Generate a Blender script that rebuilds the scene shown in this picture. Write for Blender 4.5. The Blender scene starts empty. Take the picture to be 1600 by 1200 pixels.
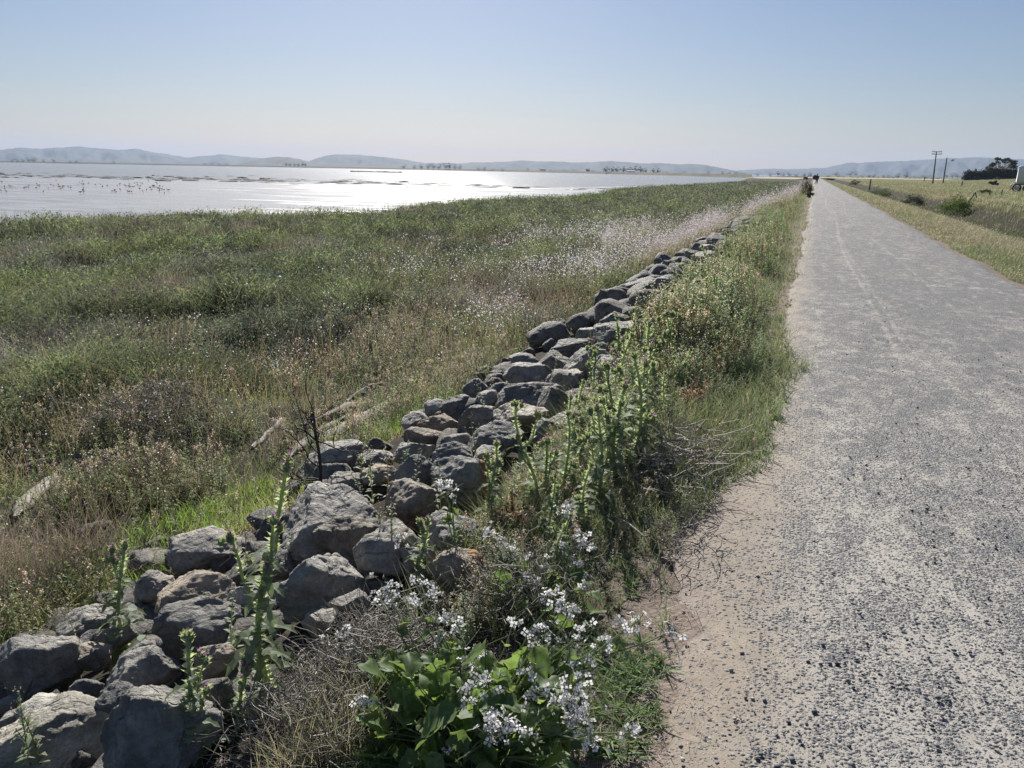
import bpy, bmesh, math, random
import numpy as np
from mathutils import Vector, Matrix

SC = bpy.context.scene
COL = SC.collection
RNG = np.random.default_rng(7)
random.seed(7)
R = math.radians

# ------------------------------------------------------------------ camera model
F = 1202.0; H = 1.55
ROLL = math.atan(0.0178)
YH = 251.3 + 0.0178 * 800
PITCH = math.atan((600 - YH) * math.cos(ROLL) / F)
YAW = R(-20.526)
cf = np.array([math.sin(YAW) * math.cos(PITCH), math.cos(YAW) * math.cos(PITCH), -math.sin(PITCH)])
r0 = np.array([math.cos(YAW), -math.sin(YAW), 0.0]); u0 = np.cross(r0, cf)
cr = math.cos(ROLL) * r0 + math.sin(ROLL) * u0
cu = -math.sin(ROLL) * r0 + math.cos(ROLL) * u0
CAM = np.array([0, 0, H])

def pray(px, py):
    return cf + cr * (px - 800) / F - cu * (py - 600) / F

def proj(P):
    d = np.asarray(P, float) - CAM; w = d @ cf
    return 800 + F * (d @ cr) / w, 600 - F * (d @ cu) / w, w

def on_plane(px, py, z):
    d = pray(px, py); return CAM + d * ((z - H) / d[2])

def at_y(px, py, y):
    d = pray(px, py); return CAM + d * (y / d[1])

def az_of(px, py=None):
    d = pray(px, 251.3 + .0178 * px if py is None else py); return math.atan2(d[0], d[1])

# ------------------------------------------------------------------ numpy noise
def _hash(ix, iy, iz, seed):
    n = (ix.astype(np.int64) * 374761393 + iy.astype(np.int64) * 668265263 + iz.astype(np.int64) * 2147483647 + seed * 1274126177) & 0xFFFFFFFF
    n = ((n ^ (n >> 13)) * 1274126177) & 0xFFFFFFFF
    n = ((n ^ (n >> 16)) * 2246822519) & 0xFFFFFFFF
    return ((n ^ (n >> 15)) & 0xFFFFFF) / float(0xFFFFFF)

def noise2(x, y, seed=0):
    x = np.asarray(x, float); y = np.asarray(y, float)
    ix = np.floor(x); iy = np.floor(y); fx = x - ix; fy = y - iy
    fx = fx * fx * (3 - 2 * fx); fy = fy * fy * (3 - 2 * fy)
    z = np.zeros_like(ix)
    a = _hash(ix, iy, z, seed); b = _hash(ix + 1, iy, z, seed); c = _hash(ix, iy + 1, z, seed); d = _hash(ix + 1, iy + 1, z, seed)
    return (a * (1 - fx) + b * fx) * (1 - fy) + (c * (1 - fx) + d * fx) * fy

def fbm2(x, y, seed=0, octv=4):
    s = 0; a = .5; t = 0
    for o in range(octv):
        s = s + a * noise2(x * 2 ** o, y * 2 ** o, seed + 17 * o); t += a; a *= .5
    return s / t

def noise3(p, seed=0):
    i = np.floor(p); f = p - i; f = f * f * (3 - 2 * f); out = 0
    for dx in (0, 1):
        for dy in (0, 1):
            for dz in (0, 1):
                w = (f[:, 0] if dx else 1 - f[:, 0]) * (f[:, 1] if dy else 1 - f[:, 1]) * (f[:, 2] if dz else 1 - f[:, 2])
                out = out + w * _hash(i[:, 0] + dx, i[:, 1] + dy, i[:, 2] + dz, seed)
    return out

def fbm3(p, seed=0, octv=4):
    s = 0; a = .5; t = 0
    for o in range(octv):
        s = s + a * noise3(p * 2.0 ** o, seed + 31 * o); t += a; a *= .5
    return s / t

def sstep(a, b, x):
    t = np.clip((x - a) / (b - a), 0, 1); return t * t * (3 - 2 * t)

# ------------------------------------------------------------------ terrain
SHY = [-60, 20, 29, 32, 34.6, 39, 48, 62, 66, 81, 119, 121, 140, 200, 300, 500, 730, 800, 9000]
SHX = [-60, -45, -39, -37.5, -34.4, -31.4, -30.8, -30.5, -31.5, -27.2, -29, -32.5, -32.8, -31.5, -27.2, -40, -60, -62, -62]
def shore_x(y): return np.interp(y, SHY, SHX)
PX = [-9000, -8.5, -6.0, -4.2, -3.5, -1.75, -1.0, -.4, -.12, 3.12, 3.5, 5, 7.2, 8.9, 11.4, 13, 20, 60, 9000]
PZ = [-1.2, -1.2, -1.08, -1.0, -.88, -.25, -.11, -.04, 0, 0, -.05, -.32, -.92, -1.45, -1.4, -.3, -.2, -.1, -.1]
def terrain(x, y):
    x = np.asarray(x, float); y = np.asarray(y, float)
    z = np.interp(x, PX, PZ)
    left = sstep(-3.6, -6.5, x); right = sstep(3.3, 6.0, x); far = sstep(300, 120, np.abs(y))
    wx = x + 1.5 * (fbm2(x * .35, y * .35, 5) - .5)
    bump = (fbm2(x * .6, y * .5, 3) - .5) * .75 + (fbm2(x * .16, y * .12, 9) - .5) * .45
    z = z + left * far * bump + right * far * (fbm2(x * .3, y * .2, 4) - .5) * .25
    z = z + (fbm2(x * 3, y * 3, 8, 3) - .5) * .06 * np.where((x > -.3) & (x < 3.3), 0, 1)
    # shore
    s = x - shore_x(y) + (fbm2(x * .2, y * .2, 21) - .5) * 2.5
    z = np.where(s < 6, np.minimum(z, -1.25) * sstep(-2, 6, s) + (1 - sstep(-2, 6, s)) * -1.66, z)
    z = np.where(s < -2, -1.66 - .6 * sstep(-2, -30, s), z)
    # mound under the far eucalyptus
    z = z + 2.6 * np.exp(-((x - 80) / 28) ** 2 - ((y - 355) / 60) ** 2)
    return z

def ground_at(px, py, lift=0.0):
    d = pray(px, py); t = 0.3; prev = t
    while t < 900:
        p = CAM + d * t
        if p[2] <= float(terrain(p[0], p[1])) + lift:
            lo, hi = prev, t
            for _ in range(25):
                m = (lo + hi) / 2; p = CAM + d * m
                if p[2] <= float(terrain(p[0], p[1])) + lift: hi = m
                else: lo = m
            return CAM + d * hi
        prev = t; t *= 1.02
    return CAM + d * 900

def height_for(base, py_top):
    lo, hi = 0.0, min(40.0, (float((np.asarray(base) - CAM) @ cf) - .15) / .268)
    for _ in range(40):
        m = (lo + hi) / 2
        if proj(base + np.array([0, 0, m]))[1] > py_top: lo = m
        else: hi = m
    return (lo + hi) / 2

def pxm(P): return proj(P)[2] / F        # metres per photo pixel at P

# ------------------------------------------------------------------ object helpers
def tag(o, label=None, cat=None, group=None, kind=None):
    if label: o['label'] = label
    if cat: o['category'] = cat
    if group: o['group'] = group
    if kind: o['kind'] = kind
    return o

def empty(name, loc, label, cat, group=None, rz=0.0):
    o = bpy.data.objects.new(name, None); COL.objects.link(o)
    o.location = [float(v) for v in loc]; o.rotation_euler = (0, 0, rz); o.empty_display_size = .1
    return tag(o, label, cat, group)

def link_mesh(name, me, mat, parent=None, smooth=False):
    o = bpy.data.objects.new(name, me); COL.objects.link(o)
    if mat: me.materials.append(mat)
    if smooth: me.polygons.foreach_set('use_smooth', np.ones(len(me.polygons), bool))
    if parent: o.parent = parent
    return o

def copy_tree(o, parent=None):
    c = o.copy(); COL.objects.link(c); c.parent = parent
    for ch in list(o.children): copy_tree(ch, c)
    return c

class Soup:
    """collects quads with a colour per point and builds ONE mesh"""
    def __init__(s): s.V = []; s.Q = []; s.C = []; s.n = 0
    def add(s, V, Q, C):
        V = np.asarray(V, np.float32).reshape(-1, 3)
        C = np.asarray(C, np.float32)
        if C.ndim == 1: C = np.tile(C, (len(V), 1))
        s.V.append(V); s.Q.append(np.asarray(Q, np.int64).reshape(-1, 4) + s.n); s.C.append(C.reshape(-1, 3)); s.n += len(V)
    def arrays(s): return np.concatenate(s.V), np.concatenate(s.Q), np.concatenate(s.C)
    def mesh(s, name):
        V, Q, C = s.arrays(); me = bpy.data.meshes.new(name)
        me.vertices.add(len(V)); me.vertices.foreach_set('co', V.ravel())
        me.loops.add(Q.size); me.loops.foreach_set('vertex_index', Q.ravel().astype(np.int32))
        me.polygons.add(len(Q)); me.polygons.foreach_set('loop_start', np.arange(0, Q.size, 4, dtype=np.int32))
        at = me.attributes.new('tint', 'FLOAT_COLOR', 'POINT')
        at.data.foreach_set('color', np.concatenate([C, np.ones((len(C), 1), np.float32)], 1).ravel())
        me.update(calc_edges=True); return me
    def build(s, name, mat, parent=None, smooth=False):
        return link_mesh(name, s.mesh(name), mat, parent, smooth)
    # ---- shapes
    def tube(s, pts, rad, col, k=5):
        pts = np.asarray(pts, float); n = len(pts); rad = np.broadcast_to(np.asarray(rad, float), (n,))
        tg = np.gradient(pts, axis=0); tg /= np.linalg.norm(tg, axis=1)[:, None] + 1e-9
        ref = np.array([0, 0, 1.]) if abs(tg[0][2]) < .8 else np.array([1., 0, 0])
        a = np.cross(tg, ref); a /= np.linalg.norm(a, axis=1)[:, None] + 1e-9; b = np.cross(tg, a)
        th = np.arange(k) * 2 * math.pi / k
        V = pts[:, None] + rad[:, None, None] * (np.cos(th)[None, :, None] * a[:, None] + np.sin(th)[None, :, None] * b[:, None])
        Q = [[i * k + j, i * k + (j + 1) % k, (i + 1) * k + (j + 1) % k, (i + 1) * k + j] for i in range(n - 1) for j in range(k)]
        col = np.asarray(col, float)
        C = np.repeat(col, k, 0) if col.ndim == 2 else col
        s.add(V.reshape(-1, 3), Q, C)
    def box(s, c, d, col, rz=0, rx=0):
        V = np.array([[x, y, z] for x in (-1, 1) for y in (-1, 1) for z in (-1, 1)], float) * np.asarray(d, float) / 2
        M = np.array(Matrix.Rotation(rz, 3, 'Z') @ Matrix.Rotation(rx, 3, 'X'))
        V = V @ M.T + np.asarray(c, float)
        s.add(V, [[0, 1, 3, 2], [4, 6, 7, 5], [0, 4, 5, 1], [2, 3, 7, 6], [0, 2, 6, 4], [1, 5, 7, 3]], col)
    def prism(s, prof, y0, y1, col):
        """closed convex profile of (x, z) drawn out along y, quad sides, fan caps"""
        n = len(prof)
        V = [[x, y0, z] for x, z in prof] + [[x, y1, z] for x, z in prof]
        Q = [[i, (i + 1) % n, n + (i + 1) % n, n + i] for i in range(n)]
        m = n // 2
        for off in (0, n):
            for i in range(1, n - 1, 2):
                Q.append([off, off + i, off + i + 1, off + min(i + 2, n - 1)] if i + 2 < n else [off, off + i, off + i + 1, off])
        s.add(V, [q for q in Q if len(set(q)) == 4], col)

def ribbons(P, h, w, lean, az, wa, c0, c1, nseg=2, droop=0.0):
    """N curved tapering blades -> V, Q, C"""
    N = len(P); T = np.linspace(0, 1, nseg + 1)
    h = np.broadcast_to(h, (N,)); w = np.broadcast_to(w, (N,)); lean = np.broadcast_to(lean, (N,))
    V = np.zeros((N, nseg + 1, 2, 3), np.float32); C = np.zeros((N, nseg + 1, 2, 3), np.float32)
    wd = np.stack([np.cos(wa), np.sin(wa), np.zeros(N)], 1)
    ld = np.stack([np.cos(az), np.sin(az), np.zeros(N)], 1)
    for i, t in enumerate(T):
        c = P + ld * (lean * h * t ** 1.7)[:, None]
        c[:, 2] += h * (t - droop * t ** 3)
        ww = w * (1 - .93 * t ** 1.6) * .5
        V[:, i, 0] = c - wd * ww[:, None]; V[:, i, 1] = c + wd * ww[:, None]
        cc = c0 * (1 - t) + c1 * t
        C[:, i, 0] = cc; C[:, i, 1] = cc
    nv = (nseg + 1) * 2
    q = np.array([[2 * i, 2 * i + 1, 2 * i + 3, 2 * i + 2] for i in range(nseg)])
    Q = (np.arange(N) * nv)[:, None, None] + q[None]
    return V.reshape(-1, 3), Q.reshape(-1, 4), C.reshape(-1, 3)

def quads(P, size, col, nrm_up=.5, aspect=1.0):
    """N randomly turned small quads (petals, leaflets)"""
    N = len(P); size = np.broadcast_to(size, (N,))
    n = RNG.normal(size=(N, 3)); n[:, 2] += nrm_up * 2; n /= np.linalg.norm(n, axis=1)[:, None]
    a = np.cross(n, RNG.normal(size=(N, 3))); a /= np.linalg.norm(a, axis=1)[:, None] + 1e-9; b = np.cross(n, a)
    a = a * (size * .5)[:, None]; b = b * (size * .5 * aspect)[:, None]
    V = np.stack([P - a, P - b * .9, P + a, P + b * .9], 1)
    Q = np.arange(N * 4).reshape(N, 4)
    return V.reshape(-1, 3), Q, np.repeat(np.broadcast_to(col, (N, 3)), 4, 0)

def instance(T, P, rz, sc, tint=None, tilt=None):
    V, Q, C = T; N = len(P); n = len(V)
    sc = np.broadcast_to(sc, (N,)); c, s_ = np.cos(rz) * sc, np.sin(rz) * sc
    X = V[None, :, 0] * c[:, None] - V[None, :, 1] * s_[:, None]
    Y = V[None, :, 0] * s_[:, None] + V[None, :, 1] * c[:, None]
    Z = V[None, :, 2] * sc[:, None]
    if tilt is not None:
        X = X + Z * tilt[:, 0:1]; Y = Y + Z * tilt[:, 1:2]
    out = np.stack([X + P[:, 0:1], Y + P[:, 1:2], Z + P[:, 2:3]], 2).astype(np.float32)
    QQ = Q[None] + (np.arange(N) * n)[:, None, None]
    CC = np.broadcast_to(C[None], (N, n, 3)) if tint is None else C[None] * tint[:, None, :]
    return out.reshape(-1, 3), QQ.reshape(-1, 4), np.clip(CC, 0, 1).reshape(-1, 3)

# ------------------------------------------------------------------ materials
def newmat(name):
    m = bpy.data.materials.new(name); m.use_nodes = True
    nt = m.node_tree; nt.nodes.clear(); out = nt.nodes.new('ShaderNodeOutputMaterial')
    return m, nt, out

def nd(nt, t, **kw):
    n = nt.nodes.new(t)
    for k, v in kw.items():
        if k.startswith('i_'):
            key = k[2:].replace('_', ' '); n.inputs[key].default_value = v
        else: setattr(n, k, v)
    return n

def ramp(nt, fac, stops):
    r = nd(nt, 'ShaderNodeValToRGB'); nt.links.new(fac, r.inputs[0])
    e = r.color_ramp.elements
    while len(e) < len(stops): e.new(.5)
    for k, (p, c) in enumerate(stops):
        e[k].position = p; e[k].color = (*c, 1) if len(c) == 3 else c
    return r.outputs[0]

def mixc(nt, fac, a, b, mode='MIX'):
    m = nd(nt, 'ShaderNodeMix', data_type='RGBA', blend_type=mode)
    for sock, v in ((m.inputs[0], fac), (m.inputs[6], a), (m.inputs[7], b)):
        if hasattr(v, 'node'): nt.links.new(v, sock)
        else: sock.default_value = v if isinstance(v, (int, float)) else ((*v, 1) if len(v) == 3 else v)
    return m.outputs[2]

def math_(nt, op, a, b=0.0, c=None, clamp=False):
    m = nd(nt, 'ShaderNodeMath', operation=op, use_clamp=clamp)
    for k, v in enumerate((a, b, c)):
        if v is None: continue
        if hasattr(v, 'node'): nt.links.new(v, m.inputs[k])
        else: m.inputs[k].default_value = v
    return m.outputs[0]

def noise_t(nt, vec, scale, detail=4, rough=.55, dist=0.0):
    n = nd(nt, 'ShaderNodeTexNoise', i_Scale=scale, i_Detail=detail, i_Roughness=rough, i_Distortion=dist)
    if vec is not None: nt.links.new(vec, n.inputs['Vector'])
    return n.outputs[0]

def foliage_mat(name, trans=.56, spec=.022, warm=(1.18, 1.2, .78), gain=(1.9, 1.88, 2.5)):
    m, nt, out = newmat(name)
    at = nd(nt, 'ShaderNodeAttribute', attribute_name='tint')
    d = nd(nt, 'ShaderNodeBsdfDiffuse'); t = nd(nt, 'ShaderNodeBsdfTranslucent'); g = nd(nt, 'ShaderNodeBsdfGlossy', i_Roughness=.55)
    lift = mixc(nt, 1.0, at.outputs[0], (gain[0], gain[1], gain[2]), 'MULTIPLY'); nt.links.new(lift, d.inputs[0])
    nt.links.new(mixc(nt, 1.0, lift, warm, 'MULTIPLY'), t.inputs[0])
    g.inputs[0].default_value = (.9, .95, 1, 1)
    m1 = nd(nt, 'ShaderNodeMixShader', i_Fac=trans); nt.links.new(d.outputs[0], m1.inputs[1]); nt.links.new(t.outputs[0], m1.inputs[2])
    m2 = nd(nt, 'ShaderNodeMixShader', i_Fac=spec); nt.links.new(m1.outputs[0], m2.inputs[1]); nt.links.new(g.outputs[0], m2.inputs[2])
    nt.links.new(m2.outputs[0], out.inputs[0]); return m

def tint_mat(name, rough=.7, bump=0.0, bscale=40, metal=0.0, var=.25):
    m, nt, out = newmat(name)
    at = nd(nt, 'ShaderNodeAttribute', attribute_name='tint'); tc = nd(nt, 'ShaderNodeTexCoord')
    p = nd(nt, 'ShaderNodeBsdfPrincipled', i_Roughness=rough, i_Metallic=metal)
    nz = noise_t(nt, tc.outputs['Object'], bscale, 5)
    v = ramp(nt, nz, [(.3, (1 - var,) * 3), (.7, (1 + var * .6,) * 3)])
    nt.links.new(mixc(nt, 1.0, at.outputs[0], v, 'MULTIPLY'), p.inputs['Base Color'])
    if bump:
        b = nd(nt, 'ShaderNodeBump', i_Strength=bump, i_Distance=.01); nt.links.new(nz, b.inputs['Height']); nt.links.new(b.outputs[0], p.inputs['Normal'])
    nt.links.new(p.outputs[0], out.inputs[0]); return m

M = {}
M['leaf'] = foliage_mat('leaf')
M['grass'] = foliage_mat('grass_blade', trans=.45)
M['dry'] = foliage_mat('dry_stem', trans=.3, spec=.02, warm=(1.15, 1.0, .8), gain=(2.0, 2.0, 2.0))
M['petal'] = foliage_mat('petal', trans=.5, spec=.02, warm=(1, 1, 1), gain=(1, 1, 1))
M['tree'] = foliage_mat('tree_leaf', trans=.25, spec=.015, gain=(1, 1, 1))
M['wood'] = tint_mat('weathered_wood', .8, .6, 30)
M['paint'] = tint_mat('painted_metal', .4, 0, 3, 0, .06)
M['cloth'] = tint_mat('cloth', .85, .2, 60)
M['twig'] = tint_mat('twig', .75, 0, 50, 0, .3)
M['feather'] = tint_mat('feather', .7, 0, 30, 0, .2)

def rock_mat(orange=False):
    m, nt, out = newmat('lichen_stone' if orange else 'boulder_stone')
    tc = nd(nt, 'ShaderNodeTexCoord'); oi = nd(nt, 'ShaderNodeObjectInfo')
    vec = nd(nt, 'ShaderNodeVectorMath', operation='ADD'); nt.links.new(tc.outputs['Object'], vec.inputs[0])
    sc_ = nd(nt, 'ShaderNodeVectorMath', operation='SCALE'); sc_.inputs[0].default_value = (37, 11, 23); nt.links.new(oi.outputs['Random'], sc_.inputs['Scale'])
    nt.links.new(sc_.outputs[0], vec.inputs[1]); v = vec.outputs[0]
    big = noise_t(nt, v, 3.2, 8, .62, .6); fine = noise_t(nt, v, 38, 6, .7); mid = noise_t(nt, v, 11, 7, .65, .8)
    c = ramp(nt, big, [(.30, (.085, .09, .095)), (.45, (.185, .187, .184)), (.58, (.30, .292, .275)), (.66, (.2, .185, .165)), (.78, (.26, .21, .165))])
    tone = nd(nt, 'ShaderNodeMapRange'); nt.links.new(oi.outputs['Random'], tone.inputs[0]); tone.inputs[3].default_value = .95; tone.inputs[4].default_value = 1.4
    tn = nd(nt, 'ShaderNodeCombineColor')
    for k in range(3): nt.links.new(tone.outputs[0], tn.inputs[k])
    c = mixc(nt, 1.0, c, tn.outputs[0], 'MULTIPLY')
    hue = ramp(nt, math_(nt, 'FRACT', math_(nt, 'MULTIPLY', oi.outputs['Random'], 7.31)), [(.0, (1.0, 1.0, .98)), (.45, (1.05, 1.0, .93)), (.7, (1.06, 1.02, .96)), (1.0, (1.12, 1.04, .93))])
    c = mixc(nt, 1.0, c, hue, 'MULTIPLY')
    lic = noise_t(nt, v, 5.2, 6, .7, 1.0)
    c = mixc(nt, math_(nt, 'MULTIPLY', ramp(nt, lic, [(.6, (0,) * 3), (.66, (1,) * 3)]), .55), c, (.40, .40, .35))
    c = mixc(nt, math_(nt, 'MULTIPLY', ramp(nt, mid, [(.58, (0,) * 3), (.68, (1,) * 3)]), .45), c, (.42, .42, .39))       # pale lichen
    c = mixc(nt, .4, c, ramp(nt, fine, [(.34, (.35,) * 3), (.66, (1.4,) * 3)]), 'MULTIPLY')
    rust = noise_t(nt, v, 2.1, 5, .6); rust = ramp(nt, rust, [(.62, (0,) * 3), (.72, (1,) * 3)])
    c = mixc(nt, math_(nt, 'MULTIPLY', rust, .5), c, (.17, .10, .055))
    c = mixc(nt, 1.0, c, oi.outputs['Color'], 'MULTIPLY')
    if orange:      # rust coloured lichen on one flank
        ox = nd(nt, 'ShaderNodeSeparateXYZ'); nt.links.new(tc.outputs['Generated'], ox.inputs[0])
        om = math_(nt, 'ADD', ox.outputs[0], math_(nt, 'ADD', math_(nt, 'MULTIPLY', mid, .5), math_(nt, 'MULTIPLY', ox.outputs[2], .12)))
        c = mixc(nt, math_(nt, 'MULTIPLY', math_(nt, 'GREATER_THAN', om, 1.1), .75), c, (.36, .15, .035))
    # cracks
    vo = nd(nt, 'ShaderNodeTexVoronoi', feature='DISTANCE_TO_EDGE', i_Scale=2.6)
    wv = nd(nt, 'ShaderNodeVectorMath', operation='ADD'); nt.links.new(v, wv.inputs[0])
    nz = nd(nt, 'ShaderNodeTexNoise', i_Scale=4.0, i_Detail=5); nt.links.new(v, nz.inputs['Vector'])
    s2 = nd(nt, 'ShaderNodeVectorMath', operation='SCALE'); nt.links.new(nz.outputs[1], s2.inputs[0]); s2.inputs['Scale'].default_value = .45
    nt.links.new(s2.outputs[0], wv.inputs[1]); nt.links.new(wv.outputs[0], vo.inputs['Vector'])
    crack = ramp(nt, vo.outputs['Distance'], [(.0, (0,) * 3), (.035, (1,) * 3)])
    mpx = nd(nt, 'ShaderNodeMapping'); mpx.inputs['Rotation'].default_value = (.7, .45, 0); mpx.inputs['Scale'].default_value = (3.5, 3.5, 17); nt.links.new(v, mpx.inputs[0]); strata = noise_t(nt, mpx.outputs[0], 1.0, 7, .62, .7)
    h = math_(nt, 'ADD', math_(nt, 'ADD', math_(nt, 'MULTIPLY', mid, .8), math_(nt, 'MULTIPLY', strata, .8)), math_(nt, 'MULTIPLY', fine, .16))
    h = math_(nt, 'ADD', h, math_(nt, 'MULTIPLY', crack, .22))
    b = nd(nt, 'ShaderNodeBump', i_Strength=1.0, i_Distance=.06); nt.links.new(h, b.inputs['Height'])
    p = nd(nt, 'ShaderNodeBsdfPrincipled', i_Roughness=.72); p.inputs['Specular IOR Level'].default_value = .35
    nt.links.new(c, p.inputs['Base Color']); nt.links.new(b.outputs[0], p.inputs['Normal']); nt.links.new(p.outputs[0], out.inputs[0]); return m
M['rock'] = rock_mat(); M['rock_orange'] = rock_mat(True)

def ground_mat():
    m, nt, out = newmat('earth')
    tc = nd(nt, 'ShaderNodeTexCoord'); v = tc.outputs['Object']
    sx = nd(nt, 'ShaderNodeSeparateXYZ'); nt.links.new(v, sx.inputs[0])
    n1 = noise_t(nt, v, .35, 6, .6); n2 = noise_t(nt, v, 6, 6, .65); n3 = noise_t(nt, v, 45, 4, .7)
    marsh = ramp(nt, n1, [(.35, (.035, .04, .018)), (.55, (.06, .062, .028)), (.7, (.07, .058, .04))])
    soil = ramp(nt, n2, [(.35, (.032, .028, .023)), (.6, (.072, .063, .051)), (.75, (.13, .115, .095))])
    field = ramp(nt, noise_t(nt, v, .06, 7, .62), [(.35, (.10, .115, .04)), (.5, (.15, .15, .06)), (.62, (.23, .2, .10)), (.72, (.30, .25, .14))])
    isr = nd(nt, 'ShaderNodeMapRange'); nt.links.new(math_(nt, 'ADD', sx.outputs[0], math_(nt, 'MULTIPLY', n1, 2.5)), isr.inputs[0]); isr.inputs[1].default_value = 4.0; isr.inputs[2].default_value = 6.0
    isn = nd(nt, 'ShaderNodeMapRange'); nt.links.new(math_(nt, 'ADD', sx.outputs[0], math_(nt, 'MULTIPLY', n1, 3)), isn.inputs[0]); isn.inputs[1].default_value = -7.5; isn.inputs[2].default_value = -4.5
    c = mixc(nt, isn.outputs[0], marsh, soil); c = mixc(nt, isr.outputs[0], c, field)
    dd = nd(nt, 'ShaderNodeMapRange', interpolation_type='SMOOTHSTEP'); nt.links.new(math_(nt, 'ABSOLUTE', math_(nt, 'SUBTRACT', math_(nt, 'ADD', sx.outputs[0], math_(nt, 'MULTIPLY', n1, 1.5)), 11.4)), dd.inputs[0]); dd.inputs[1].default_value = 1.5; dd.inputs[2].default_value = 2.4; dd.inputs[3].default_value = 1; dd.inputs[4].default_value = 0
    c = mixc(nt, dd.outputs[0], c, (.034, .032, .02))
    nearp = nd(nt, 'ShaderNodeMapRange'); nt.links.new(math_(nt, 'ADD', sx.outputs[0], math_(nt, 'MULTIPLY', n2, .7)), nearp.inputs[0]); nearp.inputs[1].default_value = -.45; nearp.inputs[2].default_value = .1
    leftside = math_(nt, 'SUBTRACT', 1.0, isr.outputs[0])
    c = mixc(nt, math_(nt, 'MULTIPLY', nearp.outputs[0], leftside), c, (.27, .22, .185))
    c = mixc(nt, .6, c, ramp(nt, n3, [(.3, (.5,) * 3), (.7, (1.3,) * 3)]), 'MULTIPLY')
    b = nd(nt, 'ShaderNodeBump', i_Strength=.8, i_Distance=.04); nt.links.new(math_(nt, 'ADD', n2, math_(nt, 'MULTIPLY', n3, .5)), b.inputs['Height'])
    p = nd(nt, 'ShaderNodeBsdfPrincipled', i_Roughness=.95); p.inputs['Specular IOR Level'].default_value = .1
    nt.links.new(c, p.inputs['Base Color']); nt.links.new(b.outputs[0], p.inputs['Normal']); nt.links.new(p.outputs[0], out.inputs[0]); return m
M['ground'] = ground_mat()

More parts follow.
